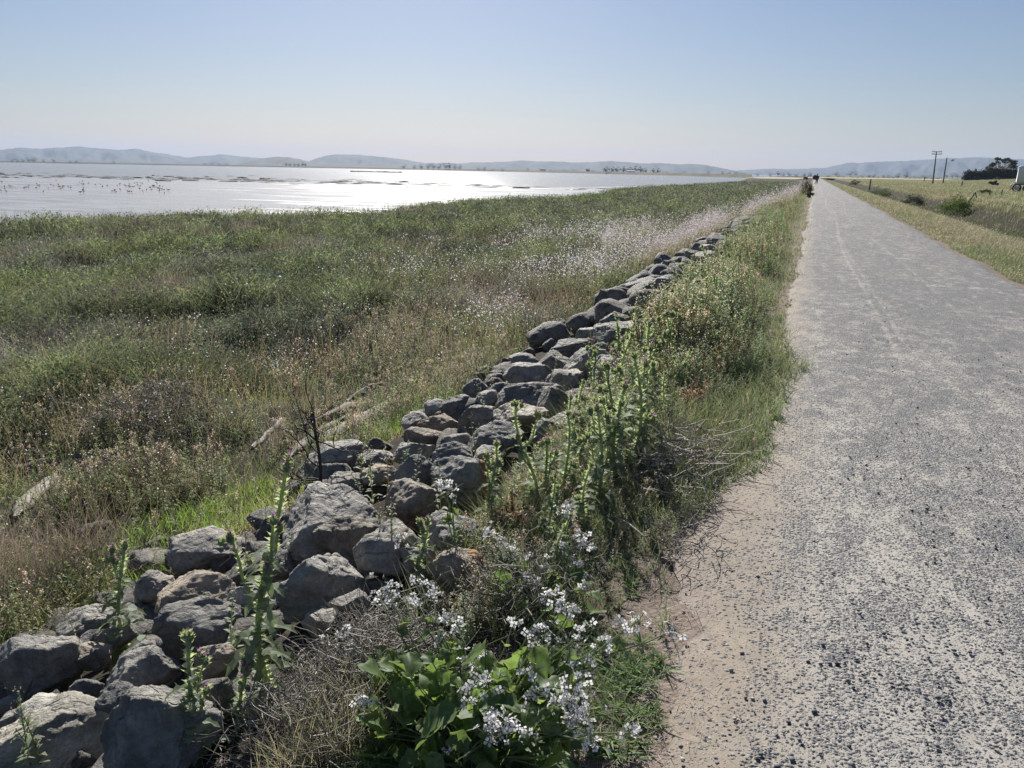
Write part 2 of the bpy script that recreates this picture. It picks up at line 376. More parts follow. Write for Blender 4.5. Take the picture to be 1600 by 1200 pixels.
def path_mat():
    m, nt, out = newmat('gravel_path')
    tc = nd(nt, 'ShaderNodeTexCoord'); v = tc.outputs['Object']
    sx = nd(nt, 'ShaderNodeSeparateXYZ'); nt.links.new(v, sx.inputs[0]); X, Y = sx.outputs[0], sx.outputs[1]
    # long streaks along the way
    mp = nd(nt, 'ShaderNodeMapping'); mp.inputs['Scale'].default_value = (1.0, .22, 1); nt.links.new(v, mp.inputs[0])
    streak = noise_t(nt, mp.outputs[0], 2.2, 6, .65, .4)
    patch = noise_t(nt, v, 2.4, 6, .68, .3); small = noise_t(nt, v, 13, 5, .7); dust = noise_t(nt, v, 160, 3, .6)
    vo = nd(nt, 'ShaderNodeTexVoronoi', feature='F1', voronoi_dimensions='2D', i_Scale=88.0); nt.links.new(v, vo.inputs['Vector'])
    hv = nd(nt, 'ShaderNodeSeparateColor'); nt.links.new(vo.outputs['Color'], hv.inputs[0])
    # share of the surface that is loose dark stone: less on the left shoulder, more along the middle
    shoulder = nd(nt, 'ShaderNodeMapRange', interpolation_type='SMOOTHSTEP'); nt.links.new(math_(nt, 'ADD', X, math_(nt, 'MULTIPLY', patch, .5)), shoulder.inputs[0]); shoulder.inputs[1].default_value = .08; shoulder.inputs[2].default_value = .62
    cov = math_(nt, 'ADD', math_(nt, 'MULTIPLY', streak, .85), math_(nt, 'ADD', math_(nt, 'MULTIPLY', patch, .9), math_(nt, 'MULTIPLY', small, .55)))
    cov = nd(nt, 'ShaderNodeMapRange') if False else cov
    mr = nd(nt, 'ShaderNodeMapRange'); nt.links.new(cov, mr.inputs[0]); mr.inputs[1].default_value = .85; mr.inputs[2].default_value = 1.40; mr.inputs[3].default_value = .22; mr.inputs[4].default_value = .86
    cv = math_(nt, 'MULTIPLY', mr.outputs[0], math_(nt, 'ADD', math_(nt, 'MULTIPLY', shoulder.outputs[0], .72), .28))
    away = nd(nt, 'ShaderNodeMapRange'); nt.links.new(Y, away.inputs[0]); away.inputs[1].default_value = 2.5; away.inputs[2].default_value = 12.0; away.inputs[3].default_value = 1.0; away.inputs[4].default_value = 1.75
    cv = math_(nt, 'MULTIPLY', cv, away.outputs[0])
    mp2 = nd(nt, 'ShaderNodeMapping'); mp2.inputs['Scale'].default_value = (1.0, .6, 1); nt.links.new(v, mp2.inputs[0])
    blot = nd(nt, 'ShaderNodeMapRange'); nt.links.new(noise_t(nt, mp2.outputs[0], 7.5, 6, .72, .5), blot.inputs[0]); blot.inputs[1].default_value = .38; blot.inputs[2].default_value = .6; blot.inputs[3].default_value = .4; blot.inputs[4].default_value = 1.2
    cv = math_(nt, 'MULTIPLY', cv, blot.outputs[0])
    # pale wheel lines pressed into the gravel
    for x0, wob, wd_, s0 in ((.80, .07, .012, .05), (.88, .09, .008, .045), (1.55, .2, .008, .03)):
        wav = math_(nt, 'MULTIPLY', math_(nt, 'SINE', math_(nt, 'MULTIPLY', Y, s0 * 5)), wob)
        jit = math_(nt, 'MULTIPLY', math_(nt, 'SUBTRACT', small, .5), .22)
        dx = math_(nt, 'ABSOLUTE', math_(nt, 'SUBTRACT', math_(nt, 'ADD', X, jit), math_(nt, 'ADD', wav, x0)))
        ln = nd(nt, 'ShaderNodeMapRange'); nt.links.new(dx, ln.inputs[0]); ln.inputs[1].default_value = wd_; ln.inputs[2].default_value = wd_ * 2.6; ln.inputs[3].default_value = .55; ln.inputs[4].default_value = 1.0
        near = nd(nt, 'ShaderNodeMapRange'); nt.links.new(Y, near.inputs[0]); near.inputs[1].default_value = 5.5; near.inputs[2].default_value = 8.0
        f = math_(nt, 'SUBTRACT', 1.0, math_(nt, 'MULTIPLY', near.outputs[0], math_(nt, 'SUBTRACT', 1.0, ln.outputs[0])))
        cv = math_(nt, 'MULTIPLY', cv, f)
    stone = math_(nt, 'GREATER_THAN', cv, hv.outputs[0])
    edge = nd(nt, 'ShaderNodeMapRange'); nt.links.new(vo.outputs['Distance'], edge.inputs[0]); edge.inputs[1].default_value = .40; edge.inputs[2].default_value = .56; edge.inputs[3].default_value = 1; edge.inputs[4].default_value = 0
    sm = math_(nt, 'MULTIPLY', stone, edge.outputs[0])
    dirt = mixc(nt, shoulder.outputs[0], (.315, .27, .215), (.44, .42, .38))
    soilf = nd(nt, 'ShaderNodeMapRange'); nt.links.new(math_(nt, 'ADD', X, math_(nt, 'MULTIPLY', math_(nt, 'ADD', patch, small), .28)), soilf.inputs[0]); soilf.inputs[1].default_value = -.14; soilf.inputs[2].default_value = .16
    drift = noise_t(nt, mp.outputs[0], .7, 4, .6, .3)
    dirt = mixc(nt, soilf.outputs[0], (.27, .22, .185), dirt)
    dirt = mixc(nt, .55, dirt, ramp(nt, small, [(.3, (.68, .66, .64)), (.7, (1.12, 1.1, 1.06))]), 'MULTIPLY')
    dirt = mixc(nt, .5, dirt, ramp(nt, dust, [(.3, (.6,) * 3), (.7, (1.25,) * 3)]), 'MULTIPLY')
    dirt = mixc(nt, .8, dirt, ramp(nt, drift, [(.35, (.8, .8, .82)), (.65, (1.16, 1.14, 1.1))]), 'MULTIPLY')
    stc = ramp(nt, hv.outputs[1], [(0, (.062, .066, .074)), (.6, (.125, .13, .142)), (.92, (.21, .215, .22)), (1, (.33, .31, .28))])
    vo2 = nd(nt, 'ShaderNodeTexVoronoi', feature='F1', voronoi_dimensions='2D', i_Scale=190.0); nt.links.new(v, vo2.inputs['Vector'])
    h2 = nd(nt, 'ShaderNodeSeparateColor'); nt.links.new(vo2.outputs['Color'], h2.inputs[0])
    chip = math_(nt, 'GREATER_THAN', math_(nt, 'MULTIPLY', cv, 1.1), h2.outputs[0])
    chipc = ramp(nt, h2.outputs[1], [(0, (.095, .098, .106)), (.5, (.2, .202, .208)), (.8, (.26, .255, .25)), (1, (.45, .43, .4))])
    dirt = mixc(nt, math_(nt, 'MULTIPLY', chip, .8), dirt, chipc)
    c = mixc(nt, sm, dirt, stc)
    hgt = math_(nt, 'MULTIPLY', stone, math_(nt, 'SUBTRACT', .7, vo.outputs['Distance']))
    hgt = math_(nt, 'ADD', hgt, math_(nt, 'ADD', math_(nt, 'MULTIPLY', dust, .18), math_(nt, 'MULTIPLY', chip, math_(nt, 'MULTIPLY', math_(nt, 'SUBTRACT', .6, vo2.outputs['Distance']), .45))))
    b = nd(nt, 'ShaderNodeBump', i_Strength=.9, i_Distance=.009); nt.links.new(hgt, b.inputs['Height'])
    p = nd(nt, 'ShaderNodeBsdfPrincipled', i_Roughness=.8); p.inputs['Specular IOR Level'].default_value = .3
    nt.links.new(c, p.inputs['Base Color']); nt.links.new(b.outputs[0], p.inputs['Normal']); nt.links.new(p.outputs[0], out.inputs[0]); return m
M['path'] = path_mat()

def water_mat(name, base, rough, strength, scales, patchy=False):
    m, nt, out = newmat(name)
    tc = nd(nt, 'ShaderNodeTexCoord'); v = tc.outputs['Object']
    mp = nd(nt, 'ShaderNodeMapping'); mp.inputs['Rotation'].default_value = (0, 0, R(-28)); mp.inputs['Scale'].default_value = (.45, 1.0, 1); nt.links.new(v, mp.inputs[0])
    h = None
    for s_, a in scales:
        t = math_(nt, 'MULTIPLY', noise_t(nt, mp.outputs[0], s_, 3, .5), a); h = t if h is None else math_(nt, 'ADD', h, t)
    b = nd(nt, 'ShaderNodeBump', i_Strength=strength, i_Distance=1.0); nt.links.new(h, b.inputs['Height'])
    p = nd(nt, 'ShaderNodeBsdfPrincipled', i_Roughness=rough, i_IOR=1.33)
    p.inputs['Base Color'].default_value = (*base, 1)
    if patchy:
        m2 = nd(nt, 'ShaderNodeMapping'); m2.inputs['Rotation'].default_value = (0, 0, R(-14)); m2.inputs['Scale'].default_value = (.05, .32, 1); nt.links.new(v, m2.inputs[0])
        pn = noise_t(nt, m2.outputs[0], 1.0, 7, .62, .4)
        c = ramp(nt, pn, [(.36, (.15, .13, .12)), (.5, (.34, .31, .28)), (.62, (.22, .195, .18))])
        nt.links.new(c, p.inputs['Base Color'])
        nt.links.new(ramp(nt, pn, [(.40, (.34,) * 3), (.47, (.13,) * 3), (.54, (.2,) * 3), (.66, (.28,) * 3)]), p.inputs['Roughness'])
    nt.links.new(b.outputs[0], p.inputs['Normal']); nt.links.new(p.outputs[0], out.inputs[0]); return m
M['water'] = water_mat('bay_water', (.17, .15, .12), .17, .8, ((.9, .28), (3.0, .10)))
M['mud'] = water_mat('wet_mud', (.2, .19, .19), .25, .55, ((1.4, .05), (7, .015)), True)

def simple_noise_mat(name, stops, scale, rough=.9, detail=7):
    m, nt, out = newmat(name); tc = nd(nt, 'ShaderNodeTexCoord')
    p = nd(nt, 'ShaderNodeBsdfPrincipled', i_Roughness=rough); p.inputs['Specular IOR Level'].default_value = .1
    nt.links.new(ramp(nt, noise_t(nt, tc.outputs['Object'], scale, detail, .65), stops), p.inputs['Base Color']); nt.links.new(p.outputs[0], out.inputs[0]); return m
M['hill'] = simple_noise_mat('hill_scrub', [(.38, (.05, .058, .045)), (.5, (.07, .073, .052)), (.62, (.095, .092, .065))], .004)
M['farland'] = simple_noise_mat('far_marsh', [(.38, (.06, .055, .035)), (.6, (.11, .10, .06))], .02)
M['straw'] = simple_noise_mat('straw_field', [(.35, (.36, .31, .2)), (.65, (.5, .44, .31))], .05)

# ------------------------------------------------------------------ grids
def grid_mesh(name, X, Y, Z, mat, smooth=True):
    ny, nx = X.shape; me = bpy.data.meshes.new(name)
    V = np.stack([X, Y, Z], 2).reshape(-1, 3).astype(np.float32)
    i = np.arange(ny - 1)[:, None] * nx + np.arange(nx - 1)[None]
    Q = np.stack([i, i + 1, i + nx + 1, i + nx], 2).reshape(-1, 4).astype(np.int32)
    me.vertices.add(len(V)); me.vertices.foreach_set('co', V.ravel())
    me.loops.add(Q.size); me.loops.foreach_set('vertex_index', Q.ravel())
    me.polygons.add(len(Q)); me.polygons.foreach_set('loop_start', np.arange(0, Q.size, 4, dtype=np.int32))
    me.update(calc_edges=True)
    return link_mesh(name, me, mat, None, smooth)

def axis(parts):
    out = []
    for a, b, n in parts: out += list(np.linspace(a, b, n, endpoint=False))
    return np.array(out + [parts[-1][1]])

gx = axis([(-9000, -400, 6), (-400, -60, 30), (-60, -12, 140), (-12, 14, 150), (14, 60, 60), (60, 140, 40), (140, 600, 20), (600, 9000, 8)])
gy = axis([(-60, -4, 12), (-4, 16, 110), (16, 60, 120), (60, 160, 80), (160, 460, 60), (460, 1200, 20), (1200, 9000, 10)])
GX, GY = np.meshgrid(gx, gy)
GZ = terrain(GX, GY)
GZ[(GX > -.05) & (GX < 3.05)] -= .012
tag(grid_mesh('ground', GX, GY, GZ, M['ground']), kind='structure')

# path: a sheet of its own with an uneven edge
py = axis([(-4, 12, 160), (12, 60, 120), (60, 300, 60), (300, 1400, 12)])
xl = -.16 - .16 * sstep(7, 3, py) + (fbm2(py * .9, py * 0, 2) - .5) * .22 + (fbm2(py * 4, py * 0, 3) - .5) * .10; xr = 3.12 + (fbm2(py * .7, py * 0 + 9, 6) - .5) * .3
tt = np.linspace(0, 1, 25)
PXg = xl[:, None] * (1 - tt) + xr[:, None] * tt; PYg = np.repeat(py[:, None], 25, 1)
PZg = .008 + .03 * (1 - (2 * tt[None] - 1) ** 4) * .5 + (fbm2(PXg * 2.2, PYg * 1.1, 13) - .5) * .018
PZg[:, 0] = -.03; PZg[:, 1] -= .006; PZg[:, -1] = -.05
tag(grid_mesh('path', PXg, PYg, PZg, M['path']), kind='structure')

# bay
wx = axis([(-9000, -200, 20), (-200, -5, 20)]); wy = axis([(-300, 300, 30), (300, 9000, 30)])
WX, WY = np.meshgrid(wx, wy)
tag(grid_mesh('water', WX, WY, np.full_like(WX, -1.5), M['water']), kind='structure')
# exposed wet mudflat between shore and open water
my = np.linspace(-20, 330, 120)
edge_x = np.interp(my, [-20, 60, 119, 132, 150, 200, 330], [-190, -180, -162, -60, -42, -34, -28]) + (fbm2(my * .2, my * 0, 40) - .5) * 8
mt = np.linspace(0, 1, 40)
sx_ = shore_x(my) + 5
MX = edge_x[:, None] * (1 - mt) + sx_[:, None] * mt; MY = np.repeat(my[:, None], 40, 1) + (fbm2(MX * .05, my[:, None] * .02 + MX * 0, 41) - .5) * 10 * (1 - mt)[None]
MZ = -1.478 + (fbm2(MX * .08, MY * .2, 42) - .5) * .03
MZ[:, 0] = -1.52
tag(grid_mesh('mudflat', MX, MY, MZ, M['mud']), kind='structure')

# far low shore with its levee
fa = np.linspace(R(-78), az_of(1175), 260)
azs = [R(-78), az_of(0), az_of(700), az_of(1000), az_of(1175)]
fd = np.interp(fa, azs, [2300, 2000, 1500, 1000, 720]) * (1 + .03 * (fbm2(fa * 40, fa * 0, 50) - .5))
prof = [(0, -1.55), (6, -.9), (16, 1.4), (24, 1.5), (50, -.6), (400, -.6), (2500, -.3), (6500, 1.0)]
FR = np.stack([np.minimum(fd + p[0], 8400) for p in prof]); FZ = np.stack([np.full_like(fa, p[1]) for p in prof]) + (fbm2(FR * .02, np.repeat(fa[None], len(prof), 0) * 300, 51) - .5) * .6
tag(grid_mesh('far_shore', FR * np.sin(fa), FR * np.cos(fa), FZ, M['farland']), kind='structure')
# low spit out in the bright water
sp0, sp1 = on_plane(548, 268.2, -1.45), on_plane(626, 269.8, -1.45)
st = np.linspace(0, 1, 30); cx = sp0[0] + (sp1[0] - sp0[0]) * st; cy = sp0[1] + (sp1[1] - sp0[1]) * st + 4 * np.sin(st * 9)
ww = (1.2 + 2.5 * fbm2(st * 8, st * 0, 60)) * np.sin(np.pi * np.clip(st, .02, .98)) ** .5
SO = np.array([-1, -.5, 0, .5, 1])
tag(grid_mesh('mudbank', cx[None] + SO[:, None] * ww * .3, cy[None] + SO[:, None] * ww, (-1.56 + .75 * (1 - np.abs(SO))[:, None] * (.5 + fbm2(st * 20, st * 0, 61))) + 0 * cx[None], M['farland']), kind='structure')
# straw coloured strip of field across the end of the path
sgx, sgy = np.meshgrid(np.linspace(-50, 320, 30), np.linspace(560, 900, 12))
tag(grid_mesh('straw_field', sgx, sgy, terrain(sgx, sgy) + .12, M['straw']), kind='structure')

# hills: silhouettes given as elevation by azimuth, built as ridges with depth
def hills(name, D, pts, depth, seed, foot=0.0):
    xs = np.array([p[0] for p in pts], float); ys = np.array([p[1] for p in pts], float)
    px = np.linspace(xs[0], xs[-1], max(60, int((xs[-1] - xs[0]) / 3)))
    pyv = np.interp(px, xs, ys)
    k = np.array([1, 2, 3, 2, 1.]) / 9; pyv = np.convolve(np.pad(pyv, 2, mode='edge'), k, 'valid')
    el = []; az = []
    for a, b in zip(px, pyv):
        d = pray(a, b); az.append(math.atan2(d[0], d[1])); el.append(d[2] / math.hypot(d[0], d[1]))
    az = np.array(az); el = np.maximum(np.array(el), 0)
    ridge = H + el * D + (fbm2(az * 260, az * 0, seed) - .5) * D * .0012
    T = np.linspace(0, 1.35, 24)
    rad = D - depth * (1 - T[:, None]) + 0 * az[None]
    s = np.where(T < 1, T ** 1.3, 1 - ((T - 1) / .35) ** 2 * .6)[:, None]
    z = foot - 2 + (ridge[None] - foot) * s
    spur = (fbm2(az[None] * 55 + 0 * T[:, None], T[:, None] * 1.5 + 0 * az[None], seed + 3) - .5)
    z = z + spur * (ridge[None] - foot) * .9 * (np.sin(np.pi * np.clip(T, 0, 1)) ** 1)[:, None]
    z = np.maximum(np.minimum(z, foot - 2 + (ridge[None] - foot) * (.35 + .65 * T[:, None])), foot - 2.0)
    tag(grid_mesh(name, rad * np.sin(az), rad * np.cos(az), z, M['hill']), kind='structure')

hills('hills', 7000, [(-260, 240), (-120, 232), (0, 234), (34, 229.5), (60, 232), (124, 228.6), (187, 234), (210, 231.5), (244, 238), (296, 246), (310, 244), (348, 240.5), (375, 244), (405, 246), (430, 250), (470, 257)], 1700, 100)
hills('hills', 4300, [(330, 259), (367, 257), (395, 250), (427, 244), (450, 244.5), (470, 248.5), (490, 253.5), (530, 254.5), (600, 255), (680, 258), (760, 262), (840, 267)], 1100, 110)
hills('hills', 6000, [(440, 261), (470, 255.5), (487, 250), (505, 243.5), (525, 240.5), (562, 241.5), (600, 245), (640, 250), (660, 253.5), (690, 260), (720, 263)], 1300, 120)
hills('hills', 5600, [(600, 262), (656, 255.5), (690, 254), (719, 254.5), (747, 253), (775, 253), (803, 251.3), (819, 250), (840, 252), (869, 251.6), (903, 253.5), (937, 252), (953, 251), (984, 253), (1000, 255), (1028, 254.2), (1062, 256.5), (1081, 255.2), (1101, 257), (1127, 262), (1150, 266.5), (1180, 271)], 1300, 130)
hills('hills', 7200, [(1060, 272), (1110, 269), (1150, 266), (1169, 265), (1206, 263), (1240, 264), (1289, 262), (1311, 256.5), (1330, 253.5), (1342, 254.5), (1356, 253), (1412, 251), (1450, 248.5), (1475, 247), (1499, 246.5), (1532, 245), (1562, 247.5), (1600, 248), (1680, 243), (1800, 250), (1900, 262)], 1700, 140)

# ------------------------------------------------------------------ boulders
def ico(sub):
    bm = bmesh.new(); bmesh.ops.create_icosphere(bm, subdivisions=sub, radius=1.0)
    V = np.array([v.co[:] for v in bm.verts]); T = np.array([[v.index for v in f.verts] for f in bm.faces]); bm.free(); return V, T
ICO = {k: ico(k) for k in (1, 2, 3, 4, 5, 6)}

def rock_shape(seed, sub, planes=11, p=110, rough=1.0, cracks=0):
    rg = np.random.default_rng(seed); V, T = ICO[sub]
    n = rg.normal(size=(planes, 3)); n /= np.linalg.norm(n, axis=1)[:, None]; d = rg.uniform(.50, .88, planes)
    nb = rg.normal(size=(12, 3)); nb /= np.linalg.norm(nb, axis=1)[:, None]; n = np.concatenate([n, nb]); d = np.concatenate([d, rg.uniform(.72, .92, 12)])
    dots = np.maximum(V @ n.T, 0) / d
    r = (1.0 + (dots ** p).sum(1)) ** (-1 / p)
    P = V * r[:, None]; o = rg.uniform(0, 50, 3)
    q = P + .07 * np.stack([fbm3(P * 1.7 + o + k * 9, seed + k, 3) - .5 for k in range(3)], 1)
    r2 = 1 + rough * ((fbm3(q * 1.9 + o, seed, 4) - .5) * .13 + (np.abs(fbm3(q * 2.6 + o, seed + 5, 3) - .5) - .12) * -.22 + (fbm3(q * 6 + o, seed + 8, 5) - .5) * .19)
    if sub >= 5: r2 = r2 + (np.abs(fbm3(q * 16 + o, seed + 9, 3) - .5) - .12) * -.09 * rough
    for c_ in range(cracks):
        nc = rg.normal(size=3); nc[2] *= .3; nc /= np.linalg.norm(nc); dc = np.abs(P @ nc - rg.uniform(-.35, .35) + (fbm3(P * 2.5 + o, seed + 60 + c_, 3) - .5) * .5)
        r2 = r2 - (.13 if cracks > 1 else .07) * np.exp(-(dc / .028) ** 2)
    P = P * r2[:, None]
    lo, hi = P.min(0), P.max(0); P = (P - (lo + hi) / 2) / ((hi - lo) / 2)
    return P, T

def rock_obj(name, seed, sub, center, dims, rz, tilt=(0, 0), planes=11, cracks=0, mat='rock'):
    P, T = rock_shape(seed, sub, planes, cracks=cracks)
    me = bpy.data.meshes.new(name)
    V = (P * np.array(dims)).astype(np.float32)
    me.vertices.add(len(V)); me.vertices.foreach_set('co', V.ravel())
    me.loops.add(T.size); me.loops.foreach_set('vertex_index', T.ravel().astype(np.int32))
    me.polygons.add(len(T)); me.polygons.foreach_set('loop_start', np.arange(0, T.size, 3, dtype=np.int32))
    me.update(calc_edges=True)
    o = link_mesh(name, me, M[mat], None, True)
    o.location = [float(v) for v in center]; o.rotation_euler = (tilt[0], tilt[1], rz); return o

def surf(x, y):  # smooth top of the stone bank
    return np.interp(x, [-4.4, -3.5, -1.75, -1.2, 0], [-1.0, -.80, -.2, -.1, 0])

def surf_hit(px, py, lift):
    d = pray(px, py); t = .3
    while t < 90:
        p = CAM + d * t
        if p[2] <= surf(p[0], p[1]) + lift: return p
        t *= 1.004
    return p

# photo bounding box of each stone, how it differs from its neighbours
ROCKS = [
 (270, 828, 379, 888, 'smooth grey boulder with a pale cracked top behind the tallest thistle'),
 (97, 950, 191, 997, 'flat pale-topped stone at the left end of the bank below the yellow-green weeds'),
 (11, 996, 124, 1102, 'large dark boulder with a brown front face near the lower left corner'),
 (-24, 1014, 38, 1090, 'dark stone cut by the left photo border beside the large brown-faced boulder'),
 (114, 1008, 172, 1046, 'small pale brown stone wedged right of the large brown-faced boulder'),
 (124, 984, 172, 1008, 'little flat grey stone just below the flat pale-topped stone'),
 (155, 980, 210, 1014, 'small dark stone at the foot of the left thistle'),
 (214, 896, 274, 956, 'angular dark stone with a lit slanted top left of the overhanging boulder'),
 (250, 898, 366, 960, 'brownish stone half buried behind the overhanging boulder'),
 (250, 938, 378, 1034, 'overhanging wedge shaped dark boulder leaning right, in front of the smooth grey boulder'),
 (171, 1016, 279, 1094, 'rounded blue-grey boulder with speckled face left of the pink-budded thistle'),
 (308, 998, 370, 1082, 'brown slab standing on edge behind the pink-budded thistle'),
 (352, 914, 432, 978, 'pale grey stone right behind the stem of the tall thistle'),
 (412, 862, 460, 914, 'dark shaded stone at the left foot of the biggest boulder'),
 (436, 858, 576, 970, 'boulder split by deep cracks, in front of the biggest boulder'),
 (512, 926, 577, 960, 'small peaked stone at the right foot of the cracked boulder'),
 (472, 955, 524, 994, 'small dark stone below the cracked boulder beside the grey twigs'),
 (440, 770, 610, 884, 'biggest broad rounded boulder with a long domed back, middle of the near stones'),
 (494, 808, 584, 880, 'brown-faced rounded hump against the front of the biggest boulder'),
 (604, 758, 690, 834, 'blocky rounded boulder with a brown face between the biggest boulder and the darkest one'),
 (556, 824, 662, 912, 'broad grey boulder with a sloping pale side behind the white flower cluster'),
 (630, 856, 686, 908, 'small angular grey stone right of the broad grey boulder'),
 (670, 808, 756, 868, 'low flat-topped dark stone just below the darkest rust-edged boulder'),
 (676, 714, 770, 812, 'tall darkest boulder with a rust-orange lichen edge on its right'),
 (672, 694, 740, 740, 'grey boulder with a rounded top touching the darkest boulder from behind'),
 (616, 714, 682, 776, 'peaked boulder with a dark right face left of the darkest boulder'),
 (614, 690, 678, 736, 'blocky boulder with a pale scraped face behind the peaked boulder'),
 (564, 726, 622, 760, 'rough brown stone above the back of the biggest boulder'),
 (510, 741, 568, 782, 'dark knobbly stone beside the bare sapling'),
 (482, 699, 571, 726, 'pale flat slab lying apart in the green plants behind the bare sapling'),
 (560, 705, 616, 730, 'low grey slab next to the pale flat slab'),
 (654, 648, 718, 680, 'rounded grey-brown stone on the left rim of the bank'),
 (630, 670, 698, 700, 'long rough brown stone above the pale scraped boulder'),
 (695, 678, 738, 716, 'small triangular stone with a sharp ridge above the darkest boulder'),
 (740, 698, 785, 730, 'small smooth round stone right of the triangular stone'),
 (732, 662, 817, 716, 'large round-shouldered stone below the flat light-topped one'),
 (772, 638, 858, 674, 'flat light-topped block halfway along the visible bank'),
 (716, 632, 776, 684, 'grey block leaning against the left of the flat light-topped block'),
 (628, 646, 668, 674, 'small angular stone at the lower left rim beside bright green grass'),
 (664, 625, 700, 652, 'small curved stone on the left rim near the dry grass'),
 (688, 618, 742, 655, 'dark pointed stone on the rim with a hooked lit edge'),
 (744, 610, 781, 640, 'small bell shaped stone in the middle of the bank'),
 (766, 597, 802, 630, 'small dark domed stone behind the bell shaped one'),
 (724, 592, 768, 622, 'rough stone at the left rim beside the tall weeds'),
 (788, 567, 864, 612, 'big ridged boulder with many creases on the left rim'),
 (778, 600, 882, 645, 'long ridged boulder with wavy lit crests across the middle'),
 (838, 605, 898, 668, 'dark steep-faced boulder standing right of the long ridged boulder'),
 (854, 578, 910, 612, 'pale grey rounded block below the big square boulder'),
 (836, 551, 892, 590, 'dark low boulder left of the big square boulder'),
 (882, 544, 960, 604, 'big square boulder with a rounded top and a pale left face'),
 (924, 556, 980, 610, 'sloping boulder with a lit top right of the big square boulder'),
 (864, 530, 938, 560, 'long low dark boulder behind the big square boulder'),
 (922, 534, 962, 562, 'small rounded stone directly behind the big square boulder'),
 (928, 505, 1006, 545, 'flat slab with a bright lit top halfway up the far bank'),
 (938, 489, 988, 518, 'dark boulder above the bright flat slab'),
 (927, 507, 955, 530, 'small dark stone at the left of the bright flat slab'),
 (900, 512, 934, 536, 'small pale stone on the rim left of the bright flat slab'),
 (796, 553, 840, 578, 'mossy stone at the rim above the big ridged boulder'),
 (948, 472, 988, 498, 'rough stone half hidden by weeds above the dark boulder'),
 (858, 638, 944, 686, 'broad pale boulder partly behind the right-hand thistles'),
 (886, 608, 950, 648, 'grey boulder behind the thistles under the sloping lit boulder'),
 (818, 706, 870, 752, 'dark boulder in shade behind the thistle stems'),
 (828, 656, 864, 692, 'shaded round stone right of the flat light-topped block'),
 (1014, 461, 1063, 496, 'boulder with two humps and a lit top edge far along the bank'),
 (1016, 431, 1064, 468, 'tall pointed boulder far along the bank'),
 (1062, 405, 1090, 432, 'rounded boulder on the left rim of the distant stones'),
 (1082, 392, 1123, 418, 'largest smooth boulder of the distant stones'),
 (1070, 390, 1096, 408, 'pointed small boulder on the rim of the distant stones'),
 (1093, 382, 1122, 400, 'pale-topped boulder behind the largest smooth distant boulder'),
 (1070, 417, 1094, 444, 'angular boulder below the rounded rim boulder in the distance'),
 (1090, 414, 1114, 436, 'grey distant boulder just in front of the largest smooth one'),
 (1112, 418, 1138, 438, 'distant boulder at the edge of the tall green weeds'),
 (1102, 370, 1123, 388, 'flat dark distant boulder below the farthest heap of stones'),
 (-30, 1112, 174, 1215, 'huge flat-topped boulder in the lower left corner, the closest stone of all'),
 (34, 1098, 112, 1130, 'pale flat stone lying on the huge corner boulder'),
 (156, 1070, 231, 1138, 'dark angular stone right of the pale flat stone'),
 (174, 1074, 338, 1210, 'big rounded boulder at the bottom behind the pink-budded thistle'),
 (-6, 1114, 40, 1152, 'small grey stone at the left border above the huge corner boulder'),
 (114, 1060, 160, 1102, 'small dark stone between the brown-faced boulder and the speckled boulder'),
 (-8, 1086, 34, 1118, 'small shaded stone at the left border under the dark cut stone'),
 (304, 1062, 364, 1104, 'small shaded stone below the brown slab standing on edge'),
 (672, 860, 756, 930, 'brown slanted stone with an orange stain behind the flowering radish'),
]
rock_boxes = []
for k, (x0, y0, x1, y1, lab) in enumerate(ROCKS):
    w, h = x1 - x0, y1 - y0; cxp, cyp = (x0 + x1) / 2, (y0 + y1) / 2
    p = surf_hit(cxp, cyp, .05); s = pxm(p)
    p = surf_hit(cxp, cyp, .05 + .25 * min(h, w) * s * .5); s = pxm(p)
    rx = w * .5 * s * 1.08; rd = rx * random.uniform(.75, .95)
    ray = pray(cxp, cyp); ray = ray / np.linalg.norm(ray); e = -math.asin(ray[2])
    v2 = (h * .5 * s * 1.12) ** 2 - (rd * math.sin(e)) ** 2
    rz = math.sqrt(max(v2, 0)) / math.cos(e); rz = min(max(rz, .5 * rx), 1.1 * rx)
    azr = math.atan2(ray[0], ray[1])
    c = p + np.array([math.sin(azr), math.cos(azr), 0]) * rd * .12; c[2] -= .04 * rz
    o = rock_obj('boulder', 400 + k, 6 if w > 160 else (5 if w > 48 else 4), c, (rx, rd, rz), -azr, planes=10 + k % 6, cracks=3 if 'cracks' in lab else (1 if k % 3 == 0 else 0), mat='rock_orange' if 'orange' in lab else 'rock')
    if 'darkest' in lab[:14] or lab.startswith(('dark', 'large dark', 'small dark', 'long low dark', 'shaded', 'small shaded', 'overhanging')): o.color = (.82, .83, .84, 1)
    elif lab.startswith(('brown', 'rough brown', 'long rough brown', 'small pale brown', 'rounded grey-brown', 'brownish', 'blocky rounded')): o.color = (1.16, 1.02, .87, 1)
    elif lab.startswith(('pale', 'flat pale', 'flat light', 'flat slab', 'small pale', 'broad pale', 'huge flat')): o.color = (1.38, 1.36, 1.3, 1)
    tag(o, lab, 'boulder', 'boulders of the stone bank'); rock_boxes.append((c[0], c[1], max(rx, rd)))
RB = np.array(rock_boxes)
